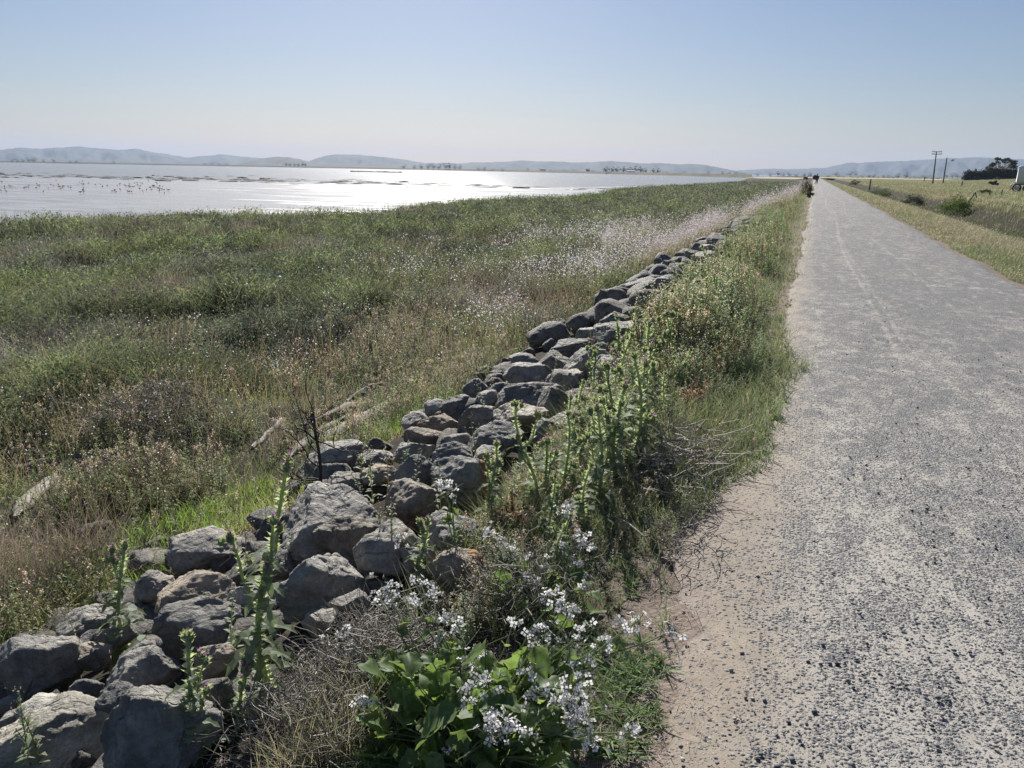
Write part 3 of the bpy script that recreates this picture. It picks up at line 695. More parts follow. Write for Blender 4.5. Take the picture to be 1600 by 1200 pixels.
# smaller stones deeper in the bank and the far heap
def pebble_rocks(spots, name, label, cat, group, sub, seed):
    protos = []
    for k, (x, y, z, r) in enumerate(spots):
        if len(protos) < 14:
            o = rock_obj(name, seed + k, sub, (x, y, z), (1, random.uniform(.7, .9), random.uniform(.6, .8)), random.uniform(0, 6), planes=10)
            o.scale = (r, r, r); tag(o, label, cat, group); protos.append(o)
        else:
            o = copy_tree(random.choice(protos)); o.location = (x, y, z); o.scale = (r, r * random.uniform(.85, 1.15), r * random.uniform(.85, 1.1)); o.rotation_euler = (random.uniform(-.4, .4), random.uniform(-.4, .4), random.uniform(0, 6.3))
spots = []
for _ in range(4000):
    y = 1.2 * (18 / 1.2) ** random.random(); x = random.uniform(-3.6, -1.5); r = random.uniform(.09, .19)
    z = float(surf(x, y)) - r * .25
    px_, py_, _w = proj((x, y, z))
    if not (-80 < px_ < 1300 and py_ < 1280): continue
    if any((x - a) ** 2 + (y - b) ** 2 < (r + c) ** 2 * .62 for a, b, c, _ in [(q[0], q[1], q[3], 0) for q in spots]): continue
    if np.any((RB[:, 0] - x) ** 2 + (RB[:, 1] - y) ** 2 < (RB[:, 2] * .55) ** 2): continue
    spots.append((x, y, z, r))
    if len(spots) >= 115: break
pebble_rocks(spots, 'stone', 'small dark stone wedged low in the gaps between the big boulders', 'stone', 'filler stones of the stone bank', 4, 900)
spots = []
for _ in range(6000):
    y = 9.5 * (47 / 9.5) ** random.random(); x = random.uniform(-3.2, -1.75) + .1 * math.sin(y); r = random.uniform(.16, .36)
    px_, py_, _w = proj((x, y, -.5))
    if any(a[0] < px_ < a[2] and a[1] < py_ < a[3] for a in ROCKS[60:73]) and r < .25: continue
    if any((x - q[0]) ** 2 + (y - q[1]) ** 2 < (r + q[3]) ** 2 * .4 for q in spots): continue
    if np.any((RB[:, 0] - x) ** 2 + (RB[:, 1] - y) ** 2 < (RB[:, 2] * .9) ** 2): continue
    spots.append((x, y, float(surf(x, y)) + r * .25, r))
    if len(spots) >= 100: break
pebble_rocks(spots, 'boulder', 'dark boulder in the distant heap of the stone bank near the pink-white flowers', 'boulder', 'boulders in the distant heap', 3, 950)

# ------------------------------------------------------------------ vegetation as stuff
HALF = math.atan(800 / F) + R(9)
def scatter(n, d0, d1, expo=-.5, half=HALF, a0=None, a1=None):
    """points on the ground inside the view fan, spread by distance as d**expo"""
    u = RNG.random(n); d = (d0 ** expo + u * (d1 ** expo - d0 ** expo)) ** (1 / expo)
    a = RNG.uniform(YAW - half if a0 is None else a0, YAW + half if a1 is None else a1, n)
    return d * np.sin(a), d * np.cos(a), d

WOOD = [((25, 738), (178, 716)), ((30, 812), (80, 750)), ((452, 718), (545, 650)), ((500, 690), (612, 628)), ((470, 668), (560, 632)), ((540, 628), (600, 600)), ((395, 700), (440, 655)), ((118, 838), (176, 818)), ((60, 640), (128, 636)), ((190, 876), (262, 842))]   # photo ends of the driftwood pieces
WOOD3 = [(ground_at(*a)[:2], ground_at(*b)[:2]) for a, b in WOOD]
def off_wood(x, y):
    ok = np.ones(len(x), bool)
    for k in (0.0, .12, .26):
        X = x + k * np.sin(np.arctan2(x, y)); Y = y + k * np.cos(np.arctan2(x, y))
        for a, b in WOOD3:
            ab = b - a; t = np.clip(((X - a[0]) * ab[0] + (Y - a[1]) * ab[1]) / (ab @ ab), 0, 1)
            ok &= np.hypot(X - a[0] - t * ab[0], Y - a[1] - t * ab[1]) > .13
    return ok | (RNG.random(len(x)) < .3)
def pts(x, y, dz=0.0): return np.stack([x, y, terrain(x, y) + dz], 1)
def vary(base, n, v=.25, hue=.12):
    b = np.asarray(base)[None] * RNG.uniform(1 - v, 1 + v, (n, 1)); return b * RNG.uniform(1 - hue, 1 + hue, (n, 3))
def pick(w):  # choose column by weight rows
    c = np.cumsum(w, 1); c /= c[:, -1:]; return (RNG.random(len(w))[:, None] > c).sum(1)

# --- salt marsh plants
def marsh():
    s = Soup(); x, y, d = scatter(600000, 4.2, 330, -.42)
    sh = x - shore_x(y) + (fbm2(x * .2, y * .2, 21) - .5) * 2.5
    m = (x < -3.6) & (sh > 1.0) & off_wood(x, y)
    x, y, d, sh = x[m], y[m], d[m], sh[m]
    n1 = fbm2(x * .30, y * .2, 31, 5); n2 = fbm2(x * 1.0, y * .75, 33, 4); n3 = fbm2(x * .5 + 40, y * .35, 35, 4); n4 = fbm2(x * .12, y * .08, 37, 3)
    near = sstep(-8.0, -5.2, x) * sstep(15, 9, y)          # litter strip beside the stones stays thin
    keep = RNG.random(len(x)) > near * (.86 + .14 * (n2 < .5)) - .01
    edge_ = (sh < 8) & (y < 52)
    keep &= ~(edge_ & (RNG.random(len(x)) < .7))
    x, y, d, sh, n1, n2, n3, n4, near, edge_ = [q[keep] for q in (x, y, d, sh, n1, n2, n3, n4, near, edge_)]; n = len(x)
    pal = np.array([[.072, .085, .043], [.034, .043, .034], [.078, .080, .058], [.092, .086, .090], [.13, .112, .088], [.093, .110, .050]])
    w = np.stack([sstep(.40, .52, n3) * 1.2 + .1, .25 + 1.1 * sstep(.5, .40, n2) + .8 * sstep(.56, .66, fbm2(x * .45 + 17, y * .3, 47, 4)), sstep(.45, .6, n1) * .5 + .1, 1.15 * sstep(.48, .40, n3) * (1.0 * sstep(45, 8, d) + .35) * sstep(.35, .55, n4 + .08), .06 + .3 * near, .9 * sstep(.54, .62, n3)], 1)
    k = pick(w); col = pal[k] * (.62 + .75 * sstep(.35, .65, fbm2(x * 2.2, y * 1.6, 44, 3)))[:, None] * RNG.uniform(.7, 1.3, (n, 1)) * RNG.uniform(.9, 1.1, (n, 3))
    h = (.06 + .34 * sstep(.40, .60, n2) + .18 * sstep(.4, .6, n3)) * RNG.uniform(.6, 1.25, n)
    h = h * (1 - .45 * near) * np.where(k >= 3, 1.1, 1) * (1 - .55 * sstep(5, 0, sh)) * np.where(edge_, .45, 1)
    wd = .0062 * (d / 5) ** .72 * np.where((k >= 3) & (k < 5), .6, 1)
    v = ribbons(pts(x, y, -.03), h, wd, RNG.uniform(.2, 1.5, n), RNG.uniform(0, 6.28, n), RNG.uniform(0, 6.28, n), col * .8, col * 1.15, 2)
    s.add(*v)
    # succulent side branches give the clumps their body
    m = RNG.random(n) < .8; P = pts(x[m], y[m]); P[:, 2] += h[m] * RNG.uniform(.4, 1.0, m.sum()); P[:, :2] += RNG.normal(size=(m.sum(), 2)) * .06
    s.add(*quads(P, wd[m] * 4.6, col[m] * 1.05, .1, .42)); P2 = P + RNG.normal(size=P.shape) * .05; s.add(*quads(P2, wd[m] * 3.8, col[m] * .95, .1, .45))
    tag(s.build('marsh_plants', M['leaf']), kind='stuff')
marsh()

# --- dead grey-brown stalks standing in the marsh
def dead_stalks():
    s = Soup(); x, y, d = scatter(160000, 4.0, 60, -.3)
    n1 = fbm2(x * .33 + 7, y * .25, 71, 4)
    m = (x < -3.9) & (x > shore_x(y) + 4) & (n1 > .56) & off_wood(x, y)
    x, y, d = x[m], y[m], d[m]; n = len(x)
    col = vary((.15, .13, .115), n, .35, .08)
    s.add(*ribbons(pts(x, y), RNG.uniform(.22, .62, n), .0035 * (d / 5) ** .7, RNG.uniform(.1, .8, n), RNG.uniform(0, 6.28, n), RNG.uniform(0, 6.28, n), col, col * 1.2, 3))
    x, y, d = scatter(60000, 4.0, 22, -.2); m = (x < -3.9) & (x > -11) & (RNG.random(len(x)) < sstep(.40, .6, fbm2(x * .6 + 3, y * .5, 73, 4)) * .3) & off_wood(x, y); x, y, d = x[m], y[m], d[m]; n = len(x); col = vary((.22, .185, .13), n, .35, .1); hh = RNG.uniform(.2, .55, n)
    s.add(*ribbons(pts(x, y), hh, .0034 * (d / 5) ** .7, RNG.uniform(.05, .6, n), RNG.uniform(0, 6.28, n), RNG.uniform(0, 6.28, n), col, col * 1.15, 3))
    P = pts(x, y); P[:, 2] += hh * RNG.uniform(.6, 1, n); P[:, :2] += RNG.normal(size=(n, 2)) * .05; s.add(*quads(P, .013 * (d / 6) ** .6, col * 1.1, .2, .5))
    tag(s.build('dead_stalks', M['dry']), kind='stuff')
dead_stalks()

# --- litter strip: yellow-green weeds, brown stalks and straw near the stones
def weed_template(seed, leaves, h=1.0, leaf=.13, col=(.10, .125, .04), top=(.15, .12, .07), spread=.5, budn=8):
    rg = np.random.default_rng(seed); s = Soup()
    bend = rg.normal(size=2) * .09; T = np.linspace(0, 1, 5)
    P = np.stack([bend[0] * T ** 2, bend[1] * T ** 2, T * h], 1)
    s.tube(P, np.linspace(.010, .004, 5), np.array(col) * .9, 3)
    side = [(P[-1], 1.0)]
    for b in range(rg.integers(1, 4)):
        t0 = rg.uniform(.45, .8); a = rg.uniform(0, 6.28); q = np.array([bend[0] * t0 ** 2, bend[1] * t0 ** 2, t0 * h]); e = q + np.array([math.cos(a) * .14, math.sin(a) * .14, rg.uniform(.14, .3)])
        s.tube([q, (q + e) / 2 + np.array([0, 0, -.01]), e], [.006, .005, .003], col, 3); side.append((e, .6))
    t = rg.uniform(.04, .95, leaves); a = rg.uniform(0, 6.28, leaves); L = leaf * (1.25 - .8 * t) * rg.uniform(.6, 1.3, leaves)
    for ti, ai, li in zip(t, a, L):
        b0 = np.array([bend[0] * ti ** 2, bend[1] * ti ** 2, ti * h]); dr = np.array([math.cos(ai), math.sin(ai), 0]); sd = np.array([-dr[1], dr[0], 0]) * li * .17
        up = rg.uniform(.1, .9)
        m_ = b0 + dr * li * .55 + np.array([0, 0, li * up * .7]); e = b0 + dr * li + np.array([0, 0, li * up * .75 - li * .12])
        c = np.array(col) * rg.uniform(.75, 1.35)
        s.add([b0 - sd * .4, b0 + sd * .4, m_ + sd, m_ - sd, e + sd * .15, e - sd * .15], [[0, 1, 2, 3], [3, 2, 4, 5]], c)
    for e, k in side:
        nb = max(2, int(budn * k)); Pb = e + rg.normal(size=(nb, 3)) * np.array([.022, .022, .03])
        v, q, c = quads(Pb, rg.uniform(.014, .03, nb), np.array(top)[None] * rg.uniform(.7, 1.3, (nb, 1)), .3); s.add(v, q, c)
    return s.arrays()

TW = [weed_template(k, 34, col=(.15, .175, .082), top=(.22, .2, .14)) for k in range(4)]                                         # green leafy weeds
TY = [weed_template(20 + k, 22, leaf=.10, col=(.18, .175, .08), top=(.25, .22, .14)) for k in range(3)]          # yellowing
TD = [weed_template(40 + k, 10, leaf=.08, col=(.20, .17, .13), top=(.27, .215, .16), budn=22) for k in range(3)]  # dry and brown

def put(s, T, x, y, sc, tint=(1.1, 1.1, 1.15), v=.25, tilt=.12, dz=-.02):
    n = len(x)
    if n == 0: return
    k = RNG.integers(0, len(T), n)
    sc = np.broadcast_to(sc, (n,))
    for i, t in enumerate(T):
        m = k == i
        if m.any(): s.add(*instance(t, pts(x[m], y[m], dz), RNG.uniform(0, 6.28, m.sum()), sc[m], vary(tint, m.sum(), v, .08), RNG.normal(size=(m.sum(), 2)) * tilt))

def litter():
    s = Soup(); x, y, d = scatter(60000, 2.6, 15, -.2); n1 = fbm2(x * .8, y * .8, 81, 4)
    m = (x < -3.35) & (x > -8) & (RNG.random(len(x)) < sstep(-8, -5, x) * .8 * sstep(.34, .56, n1) + .03) & off_wood(x, y)
    x, y, n1 = x[m], y[m], n1[m]; k = RNG.random(len(x))
    g = k < .28; put(s, TW, x[g], y[g], RNG.uniform(.12, .34, g.sum()), (1.0, 1.0, .8))
    g = (k >= .28) & (k < .66); put(s, TY, x[g], y[g], RNG.uniform(.12, .36, g.sum()))
    g = k >= .66; put(s, TD, x[g], y[g], RNG.uniform(.14, .38, g.sum()))
    # straw and short grass on the soil
    x, y, d = scatter(90000, 2.4, 17, -.2); m = (x < -3.2) & (x > -9) & off_wood(x, y); x, y, d = x[m], y[m], d[m]; n = len(x)
    c = np.where((fbm2(x * .7, y * .7, 83) > .5)[:, None], vary((.19, .165, .10), n), vary((.09, .115, .035), n))
    s.add(*ribbons(pts(x, y, -.01), RNG.uniform(.04, .16, n), .0042, RNG.uniform(.2, 1.6, n), RNG.uniform(0, 6.28, n), RNG.uniform(0, 6.28, n), c, c * 1.15, 2))
    # bright green low clumps close to the stones
    x, y, d = scatter(90000, 2.6, 12, -.2); n1 = fbm2(x * .9 + 3, y * .6, 85, 3)
    m = (x < -3.3) & (x > -4.6) & (n1 > .54) & (y > 2.8) & off_wood(x, y); x, y = x[m], y[m]; n = len(x); c = vary((.10, .15, .03), n, .3)
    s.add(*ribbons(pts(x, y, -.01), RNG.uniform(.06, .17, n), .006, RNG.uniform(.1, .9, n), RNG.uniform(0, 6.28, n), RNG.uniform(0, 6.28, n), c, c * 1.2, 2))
    tag(s.build('weeds', M['leaf']), kind='stuff')
litter()

# --- white wildflowers: thin stems with little four-petalled heads
def wildflowers():
    st = Soup(); fl = Soup()
    def patch(x, y, d, hlo, hhi, nper, size, col, stemc=(.10, .105, .05)):
        n = len(x)
        if n == 0: return
        h = RNG.uniform(hlo, hhi, n); P = pts(x, y); az = RNG.uniform(0, 6.28, n); ln = RNG.uniform(.02, .35, n)
        c = vary(stemc, n)
        st.add(*ribbons(P, h, .004 * (d / 6) ** .6, ln, az, RNG.uniform(0, 6.28, n), c, c, 2))
        tip = P + np.stack([np.cos(az) * ln * h, np.sin(az) * ln * h, h], 1)
        k = np.repeat(np.arange(n), nper); sp = .035 + .02 * (d[k] / 10)
        Q = tip[k] + RNG.normal(size=(len(k), 3)) * sp[:, None] * np.array([1, 1, 1.3])
        fl.add(*quads(Q, size * (d[k] / 7) ** .55 * RNG.uniform(.6, 1.3, len(k)), vary(col, len(k), .12, .04), .5))
        # leafy bits up the stem
        k = np.repeat(np.arange(n), 5); t = RNG.uniform(.1, .8, len(k)); Q = P[k] + (tip - P)[k] * t[:, None] + RNG.normal(size=(len(k), 3)) * .02
        st.add(*quads(Q, .024 * (d[k] / 7) ** .5, vary((.085, .10, .04), len(k)), .2, .4))
    x, y, d = scatter(80000, 5.5, 34, -.2); n1 = fbm2(x * .5 + 11, y * .3, 91, 4)
    m = (x < -3.7) & (x > -5.5 - .34 * y) & (RNG.random(len(x)) < sstep(.43, .60, n1) * sstep(-5.5 - .36 * y, -4.2, x) ** 1.3 * sstep(5.5, 10, y) * (.22 + .78 * sstep(.42, .58, fbm2(x * 1.4, y * .8, 97, 3)))) & off_wood(x, y)
    patch(x[m], y[m], d[m], .35, .85, 8, .0165, (.66, .62, .64))
    x, y, d = scatter(9000, 3.5, 12, -.2); n1 = fbm2(x * .6 + 2, y * .6, 93, 4); m = (x < -4.2) & (x > -10) & (n1 > .55) & (y < 11) & (RNG.random(len(x)) < .32) & off_wood(x, y)
    patch(x[m], y[m], d[m], .2, .5, 3, .014, (.78, .74, .72))
    # far band along the crest of the bank
    x, y, d = scatter(60000, 20, 110, -.35, a0=R(-14), a1=R(1)); n1 = fbm2(x * .9, y * .1, 95, 4)
    wl = np.interp(y, [20, 30, 45, 110], [-8.5, -7.5, -5.5, -4]); wr = np.interp(y, [20, 36, 48, 110], [-3.3, -2.6, -1.0, -.9])
    m = (x > wl) & (x < wr) & (RNG.random(len(x)) < sstep(.42, .6, n1) * (.10 + .9 * sstep(0, 1, (x - wl) / (wr - wl))))
    patch(x[m], y[m], d[m], .35, .85, 4, .0165, (.56, .50, .52), (.19, .165, .125))
    tag(st.build('wildflower_stems', M['leaf']), kind='stuff'); tag(fl.build('white_wildflowers', M['petal']), kind='stuff')
wildflowers()

# --- strip between the stones and the path
def verge():
    s = Soup(); g = Soup()
    edge = lambda x, y: -.12 + (fbm2(y * .9, y * 0, 2) - .5) * .5 - .36 * sstep(5, 2, y) - x
    # tall leafy weeds near the stones
    x, y, d = scatter(52000, 2.2, 90, -.25, a0=R(-50), a1=R(3)); n1 = fbm2(x * 1.1, y * .55, 101, 4); n2 = fbm2(x * 1.6 + 9, y * .5, 103, 3)
    lim = np.interp(y, [2, 5, 10, 17, 40, 90], [-1.3, -1.27, -1.36, -1.6, -2.2, -3])
    e = edge(x, y); m = (x > lim) & (e > .10) & (y > 2.7) & (RNG.random(len(x)) < .42 + .5 * sstep(.35, .6, n1)) & ((y > 3.4) | (RNG.random(len(x)) < .35))
    x, y, d, e, n1, n2 = [q[m] for q in (x, y, d, e, n1, n2)]
    hh = (.10 + .34 * sstep(.1, .95, e)) * RNG.uniform(.7, 1.25, len(x)) * (1 + .5 * sstep(16, 40, y)) * np.where(y < 4.2, .75, 1) * (1 + .55 * sstep(5, 9, y)) * (.7 + .6 * sstep(.4, .62, fbm2(x * 1.5, y * .9, 117, 3)))
    dry = sstep(.5, .64, n2) * sstep(.15, .45, e); k = RNG.random(len(x)); far = sstep(25, 50, y); hh = np.minimum(hh, .60 + .12 * RNG.random(len(x)))
    a = (k > .15 + .55 * dry + .3 * far); put(s, TW, x[a], y[a], hh[a], (1.1, 1.14, 1.15)); b = ~a & (k > .2 * dry); put(s, TY, x[b], y[b], hh[b]); c = ~a & ~b; put(s, TD, x[c], y[c], hh[c] * .9)
    # grass between them, short and green along the gravel
    x, y, d = scatter(330000, 1.9, 120, -.3, a0=R(-55), a1=R(3)); e = edge(x, y)
    lim = np.interp(y, [2, 5, 10, 17, 40, 120], [-1.3, -1.3, -1.38, -1.6, -2.4, -3.4]); n1 = fbm2(x * 2.2, y * 1.5, 107, 4)
    m = (x > lim) & (e > -.02) & (RNG.random(len(x)) < sstep(.28, .5, n1) * .9 + .1); m &= (y > 3.0) | (RNG.random(len(x)) < .22 * sstep(.45, .6, n1))
    x, y, d, e, n1 = [q[m] for q in (x, y, d, e, n1)]; n = len(x)
    pal = np.array([[.08, .105, .042], [.14, .145, .075], [.22, .19, .135]]); nn = fbm2(x * .9, y * .4, 109, 3)
    k = pick(np.stack([.55 * sstep(.62, .4, nn) + .15, .5 + 0 * nn, 1.3 * sstep(.42, .6, nn) * sstep(.05, .4, e) + .2], 1)); col = pal[k] * RNG.uniform(.7, 1.3, (n, 1))
    h = (.04 + .20 * sstep(0, .7, e)) * RNG.uniform(.6, 1.4, n) * np.where(y < 4.2, .75, 1); wd = .0042 * (d / 4) ** .6
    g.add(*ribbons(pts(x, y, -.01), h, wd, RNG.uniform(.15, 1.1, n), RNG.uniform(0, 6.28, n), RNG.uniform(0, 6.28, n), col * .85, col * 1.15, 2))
    x, y, d = scatter(150000, 2.6, 70, -.25, a0=R(-30), a1=R(3)); e = edge(x, y); nn = fbm2(x * 2.5, y * 1.4, 113, 3)
    m = (e > -.09) & (e < .6) & (RNG.random(len(x)) < sstep(.3, .48, nn) * sstep(2.2, 4.5, y) * .42); x, y, d = x[m], y[m], d[m]; n = len(x); col = vary((.10, .12, .06), n, .35)
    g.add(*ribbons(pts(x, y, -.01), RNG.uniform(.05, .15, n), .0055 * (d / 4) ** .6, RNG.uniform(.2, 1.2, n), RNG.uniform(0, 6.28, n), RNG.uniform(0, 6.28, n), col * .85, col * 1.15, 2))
    x, y, d = scatter(9000, 2.4, 45, -.25, a0=R(-36), a1=R(3)); e = edge(x, y); m = (e > -.05) & (e < .7) & (fbm2(x * 2.4, y * 1.6, 119, 3) > .42); x, y, e = x[m], y[m], e[m]; k = RNG.random(len(x)); hs = RNG.uniform(.05, .16, len(x)) * (1 + .8 * e)
    put(s, TW, x[k < .5], y[k < .5], hs[k < .5]); a = (k >= .5) & (k < .8); put(s, TY, x[a], y[a], hs[a]); a = k >= .8; put(s, TD, x[a], y[a], hs[a] * 1.2)
    # bits of straw and dead stem strewn over the bare soil
    x, y, d = scatter(26000, 1.7, 16, -.2, a0=R(-52), a1=R(6)); e = edge(x, y); m = (e > -.45) & (RNG.random(len(x)) < sstep(-.5, .2, e)) & (x > -1.5); x, y, d = x[m], y[m], d[m]; n = len(x); c = vary((.24, .2, .15), n, .45, .1)
    g.add(*ribbons(pts(x, y, .012), RNG.uniform(.006, .016, n), .0026 * (d / 2.5) ** .5, RNG.uniform(2.5, 7, n), RNG.uniform(0, 6.28, n), RNG.uniform(0, 6.28, n), c, c, 2))
    # a few weeds rooted between the stones
    x, y, d = scatter(2600, 1.8, 40, -.2, a0=R(-58), a1=R(0)); m = (x > -3.5) & (x < -1.45) & (RNG.random(len(x)) < .16) & (fbm2(x * 1.2, y * .6, 127, 3) > .46); x, y = x[m], y[m]; k = RNG.random(len(x)); hs = RNG.uniform(.12, .38, len(x))
    put(s, TW, x[k < .5], y[k < .5], hs[k < .5], dz=.05); a = k >= .5; put(s, TY, x[a], y[a], hs[a], dz=.05)
    # flat little rosettes at the gravel edge
    x, y, d = scatter(5200, 1.8, 22, -.2, a0=R(-40), a1=R(2)); e = edge(x, y); m = (e > -.10) & (e < .75) & (fbm2(x * 3, y * 2, 111, 3) > .44); x, y = x[m], y[m]
    k = np.repeat(np.arange(len(x)), 14); P = pts(x, y, 0)[k]; n = len(k); c = vary((.09, .125, .045), n, .3)
    g.add(*ribbons(P, RNG.uniform(.012, .04, n), .011, RNG.uniform(.9, 2.2, n), RNG.uniform(0, 6.28, n), RNG.uniform(0, 6.28, n), c, c * 1.2, 2))
    tag(s.build('verge_weeds', M['leaf']), kind='stuff'); tag(g.build('verge_grass', M['grass']), kind='stuff')
verge()

# --- right-hand verge, ditch bank and field
def field():
    s = Soup(); x, y, d = scatter(420000, 9, 330, -.40, a0=R(-2), a1=R(24))
    e = x - 3.12 - (fbm2(y * .7, y * 0 + 9, 6) - .5) * .5; m = (e > 0) & (x < 75)
    x, y, d, e = x[m], y[m], d[m], e[m]
    n1 = fbm2(x * .5, y * .16, 121, 4); n2 = fbm2(x * .16, y * .05, 123, 4)
    ditch = np.exp(-((x - 10.7 + 1.6 * (n2 - .5)) / 1.9) ** 4)
    keep = RNG.random(len(x)) > ditch * .4; x, y, d, e, n1, n2, ditch = [q[keep] for q in (x, y, d, e, n1, n2, ditch)]; n = len(x)
    pal = np.array([[.085, .11, .045], [.115, .118, .068], [.19, .165, .12], [.15, .115, .09], [.25, .23, .155], [.05, .055, .03]])
    fe = sstep(12, 14, x)
    w = np.stack([.9 * sstep(1.2, .2, e) + .12 + .7 * fe * sstep(.4, .6, n2), .5 + 0 * e, .55 * sstep(.4, .6, n1) * (1 - .5 * fe) + .1, .75 * sstep(.42, .6, n2) * np.exp(-((x - 13.2) / 2.0) ** 2) * 1.6 + .28 * sstep(.5, .65, n1) * (1 - fe), .55 * sstep(.5, .62, n1) * sstep(11, 13.5, x) * sstep(150, 50, y) + .05, 3.5 * ditch], 1)
    k = pick(w); col = pal[k] * RNG.uniform(.75, 1.3, (n, 1)) * RNG.uniform(.92, 1.08, (n, 3))
    h = (.07 + .26 * sstep(.05, 1.6, e) - .15 * sstep(2, 4, e) * sstep(10, 8, e)) * RNG.uniform(.6, 1.35, n) * (1 - .25 * fe)
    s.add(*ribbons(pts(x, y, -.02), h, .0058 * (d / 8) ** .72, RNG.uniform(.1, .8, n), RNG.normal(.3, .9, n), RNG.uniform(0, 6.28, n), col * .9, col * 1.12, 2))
    m = (k >= 2) & (k < 5) & (RNG.random(n) < .6); P = pts(x[m], y[m]); P[:, 2] += h[m] * RNG.uniform(.75, 1.05, m.sum()); P[:, :2] += RNG.normal(size=(m.sum(), 2)) * .06
    s.add(*quads(P, .018 * (d[m] / 8) ** .7, col[m] * 1.1, .1, .5))
    tag(s.build('field_grass', M['grass']), kind='stuff')
field()

# --- loose stones lying on the path
def gravel():
    V, T = ICO[1]; s = Soup()
    x, y, d = scatter(17000, 1.5, 12, -.35, a0=R(-16), a1=R(20)); m = (x > -.5) & (x < 3.3)
    cov = fbm2(x * 2.4, y * 1.2, 131, 4); m &= RNG.random(len(x)) < (.12 + .5 * sstep(.42, .62, cov)) * (.3 + .7 * sstep(.1, .9, x)) * sstep(12, 6, d)
    x, y = x[m], y[m]; n = len(x); sz = np.minimum(RNG.gamma(1.6, .0016, n) + .0013, .0085)
    J = V[None] * RNG.uniform(.6, 1.25, (n, len(V), 1)) * np.stack([RNG.uniform(.8, 1.3, n), RNG.uniform(.8, 1.3, n), RNG.uniform(.5, .85, n)], 1)[:, None]
    P = np.stack([x, y, .016 + .03 * (1 - (2 * np.clip((x + .16) / 3.28, 0, 1) - 1) ** 4) * .5 + 0 * x], 1)
    P[:, 2] = np.where(x < -.1, terrain(x, y) + .004, P[:, 2])
    VV = (J * sz[:, None, None] + P[:, None]).reshape(-1, 3)
    Q = (np.concatenate([T, T[:, :1]], 1)[None] + (np.arange(n) * len(V))[:, None, None]).reshape(-1, 4)
    c = np.where((RNG.random(n) < .2)[:, None], vary((.34, .32, .29), n, .3, .06), vary((.115, .12, .135), n, .55, .08))
    me = bpy.data.meshes.new('gravel'); Tq = (T[None] + (np.arange(n) * len(V))[:, None, None]).reshape(-1, 3).astype(np.int32)
    me.vertices.add(len(VV)); me.vertices.foreach_set('co', VV.astype(np.float32).ravel()); me.loops.add(Tq.size); me.loops.foreach_set('vertex_index', Tq.ravel())
    me.polygons.add(len(Tq)); me.polygons.foreach_set('loop_start', np.arange(0, Tq.size, 3, dtype=np.int32))
    at = me.attributes.new('tint', 'FLOAT_COLOR', 'POINT'); C4 = np.ones((len(VV), 4), np.float32); C4[:, :3] = np.repeat(c, len(V), 0); at.data.foreach_set('color', C4.ravel()); me.update(calc_edges=True)
    tag(link_mesh('gravel', me, tint_mat('loose_stone', .75, 0, 30, 0, .2)), kind='stuff')
gravel()

# ------------------------------------------------------------------ plants that stand out one by one
def spine_ring(s, pts_, rad, rg, n, L, col):
    pts_ = np.asarray(pts_)
    for _ in range(n):
        t = rg.uniform(0, len(pts_) - 1.001); i = int(t); p = pts_[i] * (1 - t + i) + pts_[i + 1] * (t - i)
        a = rg.uniform(0, 6.28); dr = np.array([math.cos(a), math.sin(a), rg.uniform(-.1, .7)]); sd = np.cross(dr, [0, 0, 1.]); up = np.array([0, 0, 1.])
        l = L * rg.uniform(.5, 1.3); w = l * .38
        b = p + dr * rad * .6
        s.add([b - up * w, b + up * w, b + dr * l * .55 + up * w * .5, b + dr * l + up * l * .25 + sd * .001], [[0, 1, 2, 3]], np.array(col) * rg.uniform(.75, 1.35))

def thistle_leaf(s, rg, base, a, L, col, droop=.3):
    """lobed leaf with spiny teeth"""
    dr = np.array([math.cos(a), math.sin(a), 0]); sd = np.array([-dr[1], dr[0], 0]); n = 6
    Lp, Rp, Mp = [], [], []
    for i in range(n + 1):
        t = i / n; c = base + dr * L * t + np.array([0, 0, L * (.55 * t - (.55 + droop) * t * t)])
        wv = L * .2 * math.sin(math.pi * min(t * .85 + .12, 1)) * (1.25 if i % 2 else .5) * rg.uniform(.8, 1.2)
        up = np.array([0, 0, rg.uniform(-.1, .45) * wv])
        Mp.append(c); Lp.append(c - sd * wv + up); Rp.append(c + sd * wv + up)
    for i in range(n):
        cc = np.array(col) * rg.uniform(.75, 1.3)
        s.add([Mp[i], Mp[i + 1], Lp[i + 1], Lp[i]], [[0, 1, 2, 3]], cc); s.add([Mp[i], Rp[i], Rp[i + 1], Mp[i + 1]], [[0, 1, 2, 3]], cc)
        for P_, sg in ((Lp, -1), (Rp, 1)):
            if i % 2:
                tip = P_[i] + sd * sg * L * .07 + dr * L * .05 + np.array([0, 0, L * .05])
                s.add([P_[i] - dr * L * .03, P_[i] + dr * L * .03, tip + dr * .002, tip], [[0, 1, 2, 3]], cc * 1.3)

